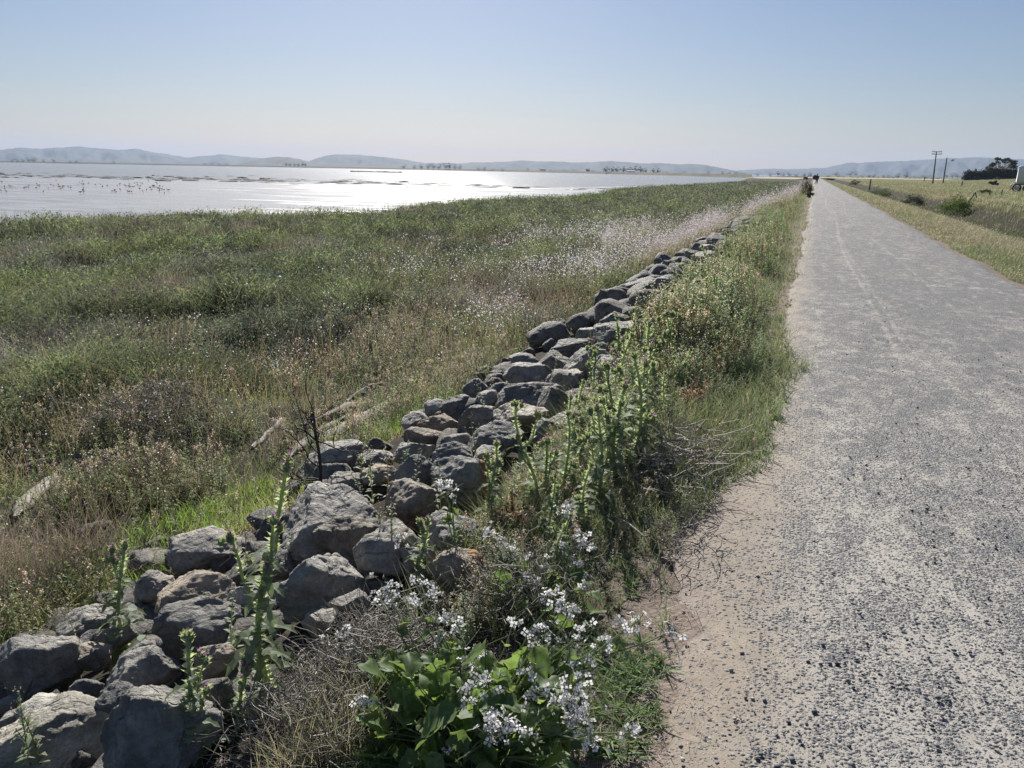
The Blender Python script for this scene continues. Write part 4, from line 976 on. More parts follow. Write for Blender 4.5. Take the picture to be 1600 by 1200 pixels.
def make_thistle(seed, h, branches, heads=True, lean=(0, 0), name='thistle', bloom=.6):
    rg = np.random.default_rng(seed); root = empty(name, (0, 0, 0), 'x', 'thistle')
    st = Soup(); fo = Soup(); gc = (.17, .20, .10); tips = []
    T = np.linspace(0, 1, 8); wob = rg.normal(size=2) * .07
    P = np.stack([(lean[0] * T ** 1.4 + wob[0] * np.sin(T * 5)) * h, (lean[1] * T ** 1.4 + wob[1] * np.sin(T * 4)) * h, T * h], 1)
    r = .0095 * (h / .6) ** .4
    st.tube(P, np.linspace(r, r * .5, 8), gc, 6); spine_ring(st, P, r, rg, int(230 * h / .6), .017, (.22, .25, .14)); tips.append(P[-1])
    for b in range(branches):
        t = rg.uniform(.35, .85); i = int(t * 7); p = P[i] * (1 - (t * 7 - i)) + P[min(i + 1, 7)] * (t * 7 - i)
        a = rg.uniform(0, 6.28); L = h * rg.uniform(.14, .34) * (1.1 - .3 * t); dr = np.array([math.cos(a) * .5, math.sin(a) * .5, .85])
        q = np.array([p, p + dr * L * .35 + np.array([math.cos(a), math.sin(a), 0]) * L * .13, p + dr * L * .7, p + dr * L + np.array([0, 0, L * .1])])
        st.tube(q, np.linspace(r * .6, r * .38, 4), gc, 5); spine_ring(st, q, r * .5, rg, int(60 * L / .2), .014, (.22, .25, .14)); tips.append(q[-1])
    # leaves: big near the foot, small upwards
    for k in range(int(14 + h * 34)):
        t = rg.uniform(.0, .8) ** 1.3; i = int(t * 7); p = P[i] * (1 - (t * 7 - i)) + P[min(i + 1, 7)] * (t * 7 - i)
        thistle_leaf(fo, rg, p, rg.uniform(0, 6.28), min(h, .5) * rg.uniform(.14, .26) * (1.1 - .85 * t) + .025, (.105, .13, .06), rg.uniform(.1, .5))
    st.build('stem', M['leaf'], root); fo.build('foliage', M['leaf'], root)
    for tp in tips:
        for j in range(rg.integers(1, 4)):
            hd = Soup(); c = tp + np.array([rg.normal() * .012, rg.normal() * .012, rg.uniform(-.012, .014)]) * (0 if j == 0 else 1.4)
            z = np.linspace(-.014, .014, 6); rr = np.array([.004, .0095, .0115, .0105, .008, .006])
            hd.tube(np.stack([0 * z + c[0], 0 * z + c[1], z + c[2]], 1), rr, (.12, .15, .07), 8); spine_ring(hd, np.stack([0 * z + c[0], 0 * z + c[1], z + c[2]], 1), .009, rg, 26, .014, (.17, .19, .10))
            h_ = hd.build('flower_head', M['leaf'], root)
            if rg.random() < bloom:
                fl = Soup(); n = 26; a = rg.uniform(0, 6.28, n); P0 = np.repeat((c + np.array([0, 0, .012]))[None], n, 0)
                col = np.array([[.46, .20, .42]]) * rg.uniform(.7, 1.3, (n, 1))
                fl.add(*ribbons(P0, rg.uniform(.010, .018, n), .004, rg.uniform(.1, .75, n), a, a + 1.57, col * .9, col * 1.2, 1)); fl.build('floret_tuft', M['petal'], h_)
    return root

def stand(o, base, label, group=None, cat=None, rz=None, sc=1.0):
    o.location = [float(v) for v in base]; o['label'] = label; o.scale = (sc,) * 3
    if rz is not None: o.rotation_euler[2] = rz
    if group: o['group'] = group
    if cat: o['category'] = cat
    return o

# single thistles: foot pixel, top pixel
TH = [((428, 1088), 742, 5, 'tallest spiny thistle with pale purple buds, rising past the biggest boulder', .10),
      ((208, 1022), 868, 2, 'slender thistle standing alone at the left among the stones', .0),
      ((318, 1178), 1008, 3, 'low thistle with a bunch of pink buds in front of the big bottom boulder', -.06),
      ((386, 1128), 1034, 2, 'short thistle with two faint pink buds beside the foot of the tallest thistle', .0),
      ((664, 930), 818, 2, 'thin thistle with two small buds in front of the broad grey boulder', .0),
      ((822, 815), 640, 3, 'tall thistle with one purple bud, first one right of the darkest boulder', .03),
      ((776, 830), 698, 3, 'leafy thistle touching the rust-orange edge of the darkest boulder', -.05),
      ((850, 800), 690, 2, 'thin thistle just right of the tall one with one purple bud', .05)]
for k, (b, top, br, lab, ln) in enumerate(TH):
    base = ground_at(*b); base[2] -= .02
    if k in (4,): base[2] = float(terrain(base[0], base[1]))
    hgt = height_for(base, top)
    o = make_thistle(300 + k, hgt, br, lean=(ln - .06, .05), bloom=.75); stand(o, base, lab, 'thistles standing among the stones')
protoT = [make_thistle(340 + k, .5, 2 + k % 3, bloom=.25) for k in range(4)]
TP = [(880, 790, 650), (905, 770, 660), (930, 800, 640), (962, 770, 600), (985, 740, 560), (905, 700, 600), (945, 700, 570), (1000, 700, 545), (975, 650, 520), (1015, 640, 510), (1040, 600, 490), (860, 860, 745), (915, 850, 720), (1055, 560, 455), (1085, 530, 440), (1110, 490, 405), (880, 905, 800), (895, 735, 625), (950, 760, 655), (1000, 745, 640), (1035, 680, 580), (1060, 640, 545), (1010, 610, 500), (1050, 530, 440), (1080, 575, 485), (1100, 520, 430), (1125, 470, 395), (1140, 500, 430), (1095, 455, 385), (1150, 440, 380), (1130, 420, 365), (960, 600, 495), (990, 580, 480), (1020, 560, 470), (925, 640, 545), (1075, 480, 400)]
usedT = 0
for k, (bx, by, ty) in enumerate(TP):
    base = ground_at(bx, by); o = protoT[k] if k < 4 else copy_tree(protoT[k % 4])
    stand(o, base, 'grey-green budded thistle in the dense weed strip between stones and path', 'thistles in the weed strip', 'thistle', random.uniform(0, 6.28), height_for(base, ty) / .5)

def flower_cluster(c, rg, n, spread, size, parent):
    s = Soup()
    for k in range(n):
        p = c + rg.normal(size=3) * spread * np.array([1, 1, .8]); nrm = rg.normal(size=3) * .7 + np.array([.1, -.5, .6]); nrm /= np.linalg.norm(nrm)
        a = np.cross(nrm, rg.normal(size=3)); a /= np.linalg.norm(a); b = np.cross(nrm, a); sz = size * rg.uniform(.75, 1.2)
        col = np.array([.84, .83, .84]) * rg.uniform(.9, 1.05)
        for q in range(4):
            th = q * math.pi / 2 + rg.normal() * .12; e = a * math.cos(th) + b * math.sin(th); f = np.cross(nrm, e); cup = rg.uniform(.05, .3)
            s.add([p + e * sz * .06, p + e * sz * .32 + f * sz * .21 + nrm * sz * cup * .5, p + e * sz * .55 + nrm * sz * cup * .6, p + e * sz * .32 - f * sz * .21 + nrm * sz * cup * .5], [[0, 1, 2, 3]], np.clip(col, 0, .9))
        s.tube([c - np.array([0, 0, .012]), (c + p) * .5 - nrm * sz * .3, p], [.0012, .0010, .0016], (.18, .2, .09), 3)
    return s.build('flower_cluster', M['petal'], parent)

def broad_leaf(s, rg, base, dirv, L, col):
    dr = dirv / np.linalg.norm(dirv); sd = np.cross(dr, [0, 0, 1.]); sd /= np.linalg.norm(sd); nm = np.cross(sd, dr); n = 7; m = 4
    roll = rg.normal() * .5; sd2 = sd * math.cos(roll) + nm * math.sin(roll); nm2 = np.cross(sd2, dr)
    g = np.zeros((n + 1, 2 * m + 1, 3)); fold = rg.uniform(.1, .45); wav = rg.uniform(0, 6.28)
    for i in range(n + 1):
        t = i / n; w = L * .36 * (math.sin(math.pi * (t ** .75) * .97 + .03)) ** .8 * (1 + .22 * math.sin(i * 2.1 + wav) + .12 * rg.normal()) + .002
        c = base + dr * L * t - np.array([0, 0, 1.]) * L * .3 * t * t
        for j in range(-m, m + 1):
            u = j / m; g[i, j + m] = c + sd2 * w * u + nm2 * (abs(u) * w * fold + .05 * L * math.sin(t * 9 + u * 3 + wav) * abs(u))
    q = [[i * (2 * m + 1) + j, i * (2 * m + 1) + j + 1, (i + 1) * (2 * m + 1) + j + 1, (i + 1) * (2 * m + 1) + j] for i in range(n) for j in range(2 * m)]
    C = np.array(col)[None] * (1 + .18 * (np.abs(np.linspace(-1, 1, 2 * m + 1)) < .15)[None, :, None]) * (.72 + .56 * rg.random((n + 1, 2 * m + 1, 1))) * (1 + .25 * (np.abs(np.linspace(-1, 1, 2 * m + 1)) > .9)[None, :, None] * np.array([1.6, .8, .2])); s.add(g.reshape(-1, 3), q, C.reshape(-1, 3))

def radish(base, clusters, leafbox, nleaf, seed, label, lsize=.098):
    clusters = [(a, b, c - (.10 if b > 1040 else 0), n) for a, b, c, n in clusters]
    rg = np.random.default_rng(seed); root = empty('wild_radish', base, label, 'wildflower', 'white flowering radish plants by the stones'); base = np.asarray(base)
    st = Soup(); lf = Soup(); mains = []
    for (px_, py_, y_, n) in clusters:
        c = at_y(px_, py_, y_) - base
        a0_ = np.array([rg.normal() * .02, rg.normal() * .02, .0]); mid = a0_ * .5 + c * .5 + np.array([0, 0, .09 * np.linalg.norm(c[:2]) + .03]) + rg.normal(size=3) * .02
        T = np.linspace(0, 1, 9)[:, None]; P = (1 - T) ** 2 * a0_ + 2 * T * (1 - T) * mid + T * T * c
        P[1:-1] += rg.normal(size=(7, 3)) * .006
        st.tube(P, np.linspace(.0046, .0018, 9), (.13, .16, .08), 5)
        for j in range(3):     # short side sprigs and pods
            i = rg.integers(4, 8); e = P[i] + rg.normal(size=3) * .035 + np.array([0, 0, .02]); st.tube([P[i], (P[i] + e) / 2 + .004, e], [.0016, .0014, .0009], (.15, .17, .09), 3)
        for j in range(4):
            i = rg.integers(2, 7); d_ = rg.normal(size=3) + np.array([0, 0, .4]); broad_leaf(lf, rg, P[i], d_, rg.uniform(.025, .055), np.array([.10, .13, .045]) * rg.uniform(.8, 1.2))
        mains.append(P)
    st.build('stem', M['leaf'], root)
    for (px_, py_, y_, n) in clusters:
        flower_cluster(at_y(px_, py_, y_) - base, rg, int(n * 1.7) + 1, .009 + .0013 * n, .0215, root)
    x0, y0, x1, y1 = leafbox
    for k in range(nleaf):
        px_, py_ = rg.uniform(x0, x1), rg.uniform(y0, y1); yy = base[1] + rg.uniform(-.16, .14) + .22 * (y1 - py_) / max(y1 - y0, 1)
        c = at_y(px_, py_, yy)
        zmin = float(terrain(c[0], c[1])) + .03
        if c[2] < zmin: c[2] = zmin
        c = c - base; dirv = np.array([c[0] * .7 + rg.normal() * .12, c[1] * .7 + rg.normal() * .12, rg.uniform(-.1, .45)]); L = lsize * rg.uniform(.55, 1.3)
        if np.linalg.norm(dirv[:2]) < .03: dirv[0] += .05
        broad_leaf(lf, rg, c - dirv / np.linalg.norm(dirv) * L * .4, dirv, L, np.array([.072, .108, .030]) * rg.uniform(.75, 1.35))
        b0 = np.array([rg.normal() * .02, rg.normal() * .02, 0.]); st2 = c - dirv / np.linalg.norm(dirv) * L * .4
        lf.tube([b0, (b0 + st2) / 2 + np.array([0, 0, .03]), st2], [.003, .0025, .002], (.12, .16, .06), 4)
    lf.build('foliage', M['leaf'], root); return root

bA = ground_at(742, 1196); bA[2] -= .01; yA = bA[1]
radish(bA, [(604, 918, yA + .38, 14), (622, 930, yA + .38, 9), (596, 940, yA + .36, 6), (672, 925, yA + .4, 8), (694, 962, yA + .35, 5), (530, 998, yA + .25, 14), (545, 1012, yA + .24, 5), (574, 1094, yA + .08, 10), (652, 900, yA + .45, 4),
            (746, 1022, yA + .18, 8), (736, 1036, yA + .16, 4), (760, 1064, yA + .12, 9), (782, 1070, yA + .12, 8), (736, 1084, yA + .08, 8), (790, 1128, yA, 10), (768, 1124, yA, 8), (812, 1142, yA - .02, 7), (764, 1148, yA - .02, 4),
            (898, 1074, yA + .1, 14), (904, 1096, yA + .08, 14), (894, 1122, yA + .06, 9), (842, 1010, yA + .2, 10), (862, 1022, yA + .18, 7), (880, 942, yA + .32, 9), (890, 956, yA + .3, 6), (802, 972, yA + .3, 4), (838, 1085, yA + .1, 7),
            (910, 984, yA + .22, 7), (984, 980, yA + .26, 8), (1052, 984, yA + .28, 5), (926, 1160, yA + .02, 5), (862, 930, yA + .34, 6), (850, 985, yA + .25, 7), (912, 1040, yA + .15, 8), (885, 1018, yA + .2, 7), (940, 1005, yA + .24, 6), (716, 975, yA + .3, 6), (655, 945, yA + .36, 6), (690, 1000, yA + .25, 5), (825, 1045, yA + .14, 7), (1000, 968, yA + .28, 4), (875, 1090, yA + .06, 10), (915, 1130, yA + .04, 8), (990, 1145, yA + .05, 5), (696, 1166, yA, 3)],
       (575, 1015, 895, 1215), 270, 61, 'largest white flowering radish with broad green leaves at the bottom of the picture')
bB = ground_at(835, 985); yB = bB[1]
radish(bB, [(764, 832, yB + .2, 8), (772, 842, yB + .2, 5), (790, 850, yB + .2, 7), (798, 862, yB + .18, 6), (795, 882, yB + .15, 6), (818, 906, yB + .1, 11), (834, 908, yB + .1, 8), (910, 840, yB + .3, 8), (916, 852, yB + .3, 6), (886, 862, yB + .25, 6), (882, 796, yB + .4, 7), (892, 800, yB + .4, 5), (770, 898, yB + .1, 6), (900, 880, yB + .2, 5), (912, 912, yB + .12, 6), (828, 868, yB + .2, 4), (850, 880, yB + .2, 5)],
       (770, 880, 930, 1000), 26, 62, 'second white flowering radish, behind the largest one beside the rust stained slab', .09)
bC = ground_at(706, 905); yC = bC[1]
radish(bC, [(697, 762, yC + .05, 6), (706, 768, yC + .05, 6), (688, 758, yC + .05, 3), (624, 842, yC - .05, 6), (632, 852, yC - .05, 5)], (680, 870, 730, 920), 6, 63, 'thin lone radish stalk with a white head in front of the darkest boulder', .06)

# tangles of dead grey twigs
def brush(base, half, height, n, seed, label, col=(.27, .245, .22), flat=.5, name='dead_brush', cat='dead shrub', thick=.0021):
    rg = np.random.default_rng(seed); root = empty(name, base, label, cat); s = Soup(); base = np.asarray(base)
    for k in range(n):
        u = rg.uniform(-1, 1, 2); q = np.array([u[0] * half[0], u[1] * half[1]]) * rg.uniform(.2, 1) ** .5
        z0 = float(terrain(base[0] + q[0], base[1] + q[1])) - base[2]
        p = np.array([q[0], q[1], z0 + rg.uniform(0, height) * (1 - .5 * abs(u[0]))]); a = rg.uniform(0, 6.28); L = rg.uniform(.06, .22) * (height / .25) ** .5
        d = np.array([math.cos(a), math.sin(a), rg.uniform(-.25, .25 + (1 - flat))]); P = [p]
        for j in range(4):
            d = d + rg.normal(size=3) * .33; d /= np.linalg.norm(d); P.append(P[-1] + d * L / 4)
        P = np.array(P); P[:, 2] = np.maximum(P[:, 2], z0 + .002)
        s.tube(P, np.linspace(thick, thick * .45, 5) * rg.uniform(.6, 1.5), np.array(col) * rg.uniform(.5, 1.5), 3)
    s.build('branches', M['twig'], root); return root
b = ground_at(545, 1070); brush((b[0], b[1], b[2]), (.27, .42), .2, 1350, 71, 'dense tangle of dead grey twigs left of the largest flowering radish')
b = ground_at(1040, 745); brush(b, (.36, .5), .28, 420, 72, 'pale dead twigs sprawling over the weeds near the path edge', (.30, .27, .24), .4, thick=.003)
b = ground_at(1075, 850); brush(b, (.22, .3), .12, 130, 73, 'low scatter of grey dead twigs by the gravel in the near weed strip', (.24, .21, .19), .7, thick=.0024)
b = ground_at(800, 960); brush(b, (.35, .3), .28, 420, 74, 'thin dead twigs tangled behind the second flowering radish', (.19, .17, .15), .4)
b = ground_at(250, 660); brush(b, (.9, .7), .38, 1300, 75, 'wide heap of dead grey-brown brush in the marsh at left', (.17, .15, .135), .4, thick=.003)
b = ground_at(170, 940); brush(b, (.8, .3), .16, 420, 76, 'dry brown twigs lying in the yellow weeds beside the left stones', (.19, .145, .105), .6)
# a pale forked stick by the path
s = Soup(); b = ground_at(985, 850); root = empty('dead_stick', b, 'pale bare forked stick leaning over the weeds beside the path', 'stick')
e1, e2, e3 = at_y(958, 806, b[1] + .1) - b, at_y(1006, 838, b[1] - .02) - b, at_y(1012, 850, b[1] - .05) - b
s.tube([e1, e1 * .5 + e2 * .5 + np.array([0, 0, .012]), e2, e3], [.004, .005, .005, .003], (.42, .38, .32), 5); s.tube([e2, e2 + np.array([.05, .03, .01])], [.004, .002], (.42, .38, .32), 5); s.build('branches', M['twig'], root)

# dried brown dock plants
def dock(base, h, seed, label, col=(.30, .17, .10)):
    rg = np.random.default_rng(seed); root = empty('dry_dock', base, label, 'dried plant', 'dried orange-brown plants in the weed strip'); s = Soup()
    for k in range(7):
        sd = Soup(); a = rg.uniform(0, 6.28); sp = rg.uniform(.05, .42); T = np.linspace(0, 1, 6)[:, None]; e = np.array([math.cos(a) * sp * h, math.sin(a) * sp * h, h * rg.uniform(.7, 1)])
        P = e * T + np.array([0, 0, .12 * h]) * np.sin(T * 3.14); s.tube(P, np.linspace(.004, .0018, 6), np.array(col) * .7, 4)
        n = 60; t = rg.uniform(.45, 1, n); Q = e * t[:, None] + rg.normal(size=(n, 3)) * .015; sd.tube([e * .45, e * .75, e], [.0016] * 3, np.array(col) * .7, 3); v, q, c = quads(Q, rg.uniform(.008, .02, n), np.array(col)[None] * rg.uniform(.6, 1.6, (n, 1)), .2); sd.add(v, q, c); sd.build('seed_head', M['dry'], root)
    s.build('stem', M['twig'], root)
for k, (bx, by, ty, lab) in enumerate([(1075, 655, 590, 'orange-brown dried plant in the weed strip, the one nearer the camera'), (1135, 565, 512, 'orange-brown dried plant in the weed strip, the one farther away near the gravel'), (800, 852, 775, 'dark red-brown dried stalk rising beside the leafy thistle')]):
    b = ground_at(bx, by); dock(b, height_for(b, ty), 80 + k, lab, (.30, .215, .16) if k < 2 else (.10, .058, .045))

# bare sapling behind the biggest boulder
def sapling(base, h, seed, label):
    rg = np.random.default_rng(seed); root = empty('bare_sapling', base, label, 'sapling'); s = Soup(); tw = Soup()
    T = np.linspace(0, 1, 8); P = np.stack([.03 * np.sin(T * 4), .02 * T, T * h * .72], 1); s.tube(P, np.linspace(.013, .008, 8), (.035, .032, .03), 6); s.build('trunk', M['twig'], root)
    def br(p, d, L, r, lev):
        Q = [p]
        for j in range(5): d = d + rg.normal(size=3) * .22 + np.array([0, 0, .05]); d /= np.linalg.norm(d); Q.append(Q[-1] + d * L / 5)
        tw.tube(Q, np.linspace(r, r * .5, 6), (.04, .036, .033), 4)
        if lev:
            for j in range(4): i = rg.integers(2, 6); br(Q[i], d + rg.normal(size=3) * .7, L * .5, r * .55, lev - 1)
    for k in range(9):
        t = rg.uniform(.35, 1); a = rg.uniform(0, 6.28); br(P[min(int(t * 7), 7)], np.array([math.cos(a), math.sin(a), rg.uniform(.1, .9)]), h * rg.uniform(.25, .45), .0065, 2)
    tw.build('branches', M['twig'], root)
b = ground_at(497, 790); sapling(b, height_for(b, 590), 5, 'dark leafless sapling behind the biggest boulder')

# ------------------------------------------------------------------ driftwood
def log(name, pa, pb, wid, thick, seed, label, cat='driftwood', col=(.26, .235, .205), lift=0.0):
    rg = np.random.default_rng(seed); a = ground_at(*pa); b_ = ground_at(*pb); a = a + 0; root_z = min(a[2], b_[2]); n = 14; k = 10
    c = (a + b_) / 2; s = Soup(); T = np.linspace(0, 1, n); ax = (b_ - a); L = np.linalg.norm(ax); ax /= L; sd = np.cross(ax, [0, 0, 1.]); sd /= np.linalg.norm(sd); up = np.cross(sd, ax)
    rg2 = rg.uniform(0, 40); V = []
    for i, t in enumerate(T):
        en = min(1.0, .45 + 2.2 * min(t, 1 - t) + .25 * math.sin(t * 17 + rg2))
        for j in range(k):
            th = j / k * 6.283; r = 1 + .5 * (noise2(np.array([j * 1.3 + rg2]), np.array([t * 5]), seed)[0] - .5) * 2
            V.append(a + ax * L * t - c + sd * math.cos(th) * wid * .5 * r * en + up * (math.sin(th) * thick * .5 * r * en + thick * .1 + lift * .4) + sd * .03 * L * math.sin(t * 3 + rg2))
    Q = [[i * k + j, i * k + (j + 1) % k, (i + 1) * k + (j + 1) % k, (i + 1) * k + j] for i in range(n - 1) for j in range(k)]
    for off in (0, (n - 1) * k):
        for j in range(1, k - 2, 2): Q.append([off, off + j, off + j + 1, off + j + 2])
    C = np.array(col)[None] * (.7 + .6 * RNG.random((n * k, 1)))
    s.add(np.array(V), Q, C); o = s.build(name, M['wood'], None, True); o.location = [float(v) for v in c]; return tag(o, label, cat, 'driftwood below the stone bank')
log('driftwood_log', (25, 738), (178, 716), .17, .15, 1, 'long dark driftwood log lying in the weeds near the left border', 'log', (.15, .125, .10), .02)
log('driftwood_plank', (30, 812), (80, 750), .14, .05, 2, 'pale bleached driftwood slab just below the long dark log', col=(.30, .27, .235), lift=.06)
log('driftwood_plank', (452, 718), (545, 650), .11, .06, 3, 'weathered grey plank left of the dry grass, nearest of the plank heap', col=(.19, .17, .15), lift=.03)
log('driftwood_plank', (500, 690), (612, 628), .14, .06, 4, 'widest pale grey plank in the driftwood heap behind the bare sapling', col=(.22, .20, .175), lift=.05)
log('driftwood_plank', (470, 668), (560, 632), .10, .08, 5, 'narrow dark plank along the back of the driftwood heap', col=(.17, .15, .13), lift=.03)
log('driftwood_log', (540, 628), (600, 600), .10, .09, 6, 'short dark log at the far end of the driftwood heap', 'log', (.14, .12, .105))
log('driftwood_log', (395, 700), (440, 655), .07, .06, 7, 'thin crooked grey branch lying left of the driftwood heap', 'branch', (.28, .25, .22))
log('driftwood_log', (118, 838), (176, 818), .10, .09, 8, 'short dark stump of wood among the yellow weeds at left', 'log', (.09, .075, .06))
log('driftwood_log', (60, 640), (128, 636), .12, .09, 9, 'weathered log half hidden under the marsh weeds farther left', 'log', (.13, .115, .10))
log('driftwood_log', (190, 876), (262, 842), .09, .08, 10, 'dark piece of driftwood beside the smooth grey boulder', 'log', (.10, .085, .07))

# ------------------------------------------------------------------ shrubs
def leaf_ball(s, rg, c, rad, n, size, col, gap=.35, low=.25):
    """leaves in clumps through a lumpy volume"""
    m = max(5, n // 60); cc = rg.normal(size=(m, 3)); cc /= np.linalg.norm(cc, axis=1)[:, None]; cc *= rg.uniform(.35, 1, (m, 1)) ** .6; cc[:, 2] = np.abs(cc[:, 2]) * (1 + low) - low
    k = rg.integers(0, m, n); P = cc[k] * .78 + rg.normal(size=(n, 3)) * gap * .42
    tone = rg.uniform(.65, 1.35, m)[k]
    v, q, cl = quads(np.asarray(c) + P * np.asarray(rad), size * rg.uniform(.6, 1.4, n), np.asarray(col)[None] * (tone * rg.uniform(.8, 1.2, n))[:, None], .2, .6); s.add(v, q, cl)

def shrub(base, w, h, n, seed, label, col=(.07, .095, .03), leaf=.09, name='shrub', group=None):
    rg = np.random.default_rng(seed); root = empty(name, base, label, 'shrub', group); s = Soup(); t = Soup()
    leaf_ball(s, rg, (0, 0, h * .40), (w * .55, w * .5, h * .62), n, leaf, col, low=.6)
    s.build('foliage', M['tree'], root)
    for k in range(7): a = rg.uniform(0, 6.28); t.tube([[0, 0, -.05], [math.cos(a) * w * .15, math.sin(a) * w * .15, h * .35], [math.cos(a) * w * .33, math.sin(a) * w * .33, h * .75]], [.02, .014, .006], (.09, .075, .06), 4)
    t.build('stem', M['twig'], root); return root
def shrub_px(x0, x1, y0, yb, n, seed, label, **kw):
    n = int(n * 1.7); kw['leaf'] = kw.get('leaf', .09) * 1.4; b = ground_at((x0 + x1) / 2, yb); s_ = pxm(b); return shrub(b, (x1 - x0) * s_, height_for(b, y0), n, seed, label, **kw)
shrub_px(1246, 1272, 281, 304, 900, 11, 'rounded olive bush at the left edge of the path just before the walker', col=(.11, .115, .055), leaf=.07)
shrub_px(1260, 1271, 296, 309, 350, 12, 'small low bush casting a shadow on the left edge of the path', col=(.09, .10, .05), leaf=.06)
shrub_px(1352, 1392, 292, 309, 900, 13, 'leafy green bush beside the dark fence post right of the path', col=(.085, .12, .035), leaf=.09)
shrub_px(1462, 1524, 304, 338, 1500, 14, 'largest bright green bush in the ditch at the right', col=(.13, .18, .055), leaf=.085)
shrub_px(1408, 1446, 303, 321, 700, 15, 'dark low bush in the ditch between the two green bushes', col=(.05, .06, .03), leaf=.09)
shrub_px(1544, 1559, 282, 290, 500, 16, 'dark round bush alone in the field below the big tree', col=(.035, .042, .022), leaf=.2)
shrub_px(1526, 1548, 295, 302, 400, 17, 'flat dull green bush in the field between the fence posts', col=(.08, .09, .04), leaf=.12)
shrub_px(1325, 1349, 280, 289, 500, 18, 'dark flat bush near the far end of the ditch', col=(.05, .058, .035), leaf=.15)
shrub_px(1474, 1481, 272, 279, 300, 19, 'small yellow-brown bush at the foot of the leaning bare pole', col=(.26, .19, .07), leaf=.25)

# ------------------------------------------------------------------ fence posts and poles
def post(px_, yb, yt, wpx, label, lean=0.0, col=(.06, .05, .042)):
    b = ground_at(px_, yb); h = height_for(b, yt); r = max(wpx * pxm(b) / 2, .03); s = Soup()
    s.tube([[0, 0, -.1], [lean * .5 * h, 0, h * .5], [lean * h, 0, h * .97], [lean * h, 0, h]], [r, r, r * .95, r * .55], col, 8)
    o = s.build('fence_post', M['wood']); o.location = [float(v) for v in b]; return tag(o, label, 'fence post', 'old fence posts in the field')
post(1358, 297, 279.5, 2.0, 'dark thick fence post standing by the leafy bush nearest the path', .03)
post(1502.5, 291.5, 283, 1.6, 'short fence post alone in the field below the leaning pole')
post(1545, 308, 295.5, 1.4, 'thin fence post right of the leaning brace')
post(1547.6, 306, 301, .9, 'little stake just right of the thin fence post')
post(1564, 307, 296, 1.5, 'fence post nearest the white trailer', .04)
post(1500, 314, 305, 1.3, 'thin fence post behind the largest bright green bush')
post(1444, 283, 276, 1.1, 'distant fence post left of the pole with crossarms')
post(1561, 281, 277, 1.6, 'dark stub of a post under the big tree')
# leaning A-shaped brace
b = ground_at(1519, 315); s_ = pxm(b); s = Soup(); ht = height_for(b, 300.5)
s.tube([[-4.4 * s_, 0, -.03], [2.6 * s_, .05, ht]], [.05, .045], (.07, .06, .05), 6); s.tube([[5.5 * s_, .1, ht * .42], [2.2 * s_, -.06, ht * 1.02]], [.045, .045], (.07, .06, .05), 6)
o = s.build('fence_brace', M['wood']); o.location = [float(v) for v in b]; tag(o, 'A-shaped wooden fence brace right of the largest bright green bush', 'fence brace')

def pole(d, px0, yb, px1, yt, label, arms):
    az = az_of(px0, yb); b = np.array([math.sin(az) * d, math.cos(az) * d, 0]); b[2] = float(terrain(b[0], b[1]))
    rr = pray(px0, yb); zb = H + rr[2] / math.hypot(rr[0], rr[1]) * d
    top = at_y(px1, yt, b[1] + .5) - b
    root = empty('utility_pole', b, label, 'utility pole'); s = Soup(); s.tube([[0, 0, -1], top * .5, top], [.2, .17, .13], (.05, .042, .036), 8); s.build('pole', M['wood'], root)
    for (f, w, dz) in arms:
        c = top * f; a = Soup(); a.box(c + np.array([w * .05, -.2, 0]), (w, .16, .16), (.09, .085, .085), 0.0); ar = a.build('crossarm', M['wood'], root)
        for u in (-.45, -.28, .28, .45):
            i = Soup(); zz = np.linspace(.08, .34, 5); i.tube(np.stack([c[0] + w * (.05 + u) + 0 * zz, c[1] - .2 + 0 * zz, c[2] + zz], 1), [.03, .07, .05, .07, .03], (.12, .12, .13), 6); i.build('insulator', M['paint'], ar)
    return b, top
pole(255, 1458.2, 282.5, 1463.3, 236.5, 'tall utility pole with two crossarms in the field', [(.985, 2.45, 0), (.915, 2.6, 0)])
b2, t2 = pole(285, 1475, 276.5, 1479.8, 246, 'bare leaning utility pole without crossarms behind the one with two crossarms', [])
# wire to the right and its small hanging markers
root = empty('power_line', b2, 'thin wire sagging rightwards from the bare leaning pole', 'power line')
e = at_y(1690, 262, 180) - b2; s = Soup(); T = np.linspace(0, 1, 24)[:, None]; P = t2 * (1 - T) + e * T; P[:, 2:] -= 1.6 * np.sin(T * math.pi); s.tube(P, .022, (.06, .06, .065), 4); s.build('wire', M['paint'], root)
for f in (1489.5, 1487.8):
    q = at_y(f, 249.8 if f > 1488 else 251.2, b2[1] - 8) - b2; m_ = Soup(); m_.tube([q - np.array([.4, 0, 0]), q, q + np.array([.4, 0, 0])], [.08, .13, .08], (.05, .05, .055), 6); m_.build('marker', M['paint'], root)

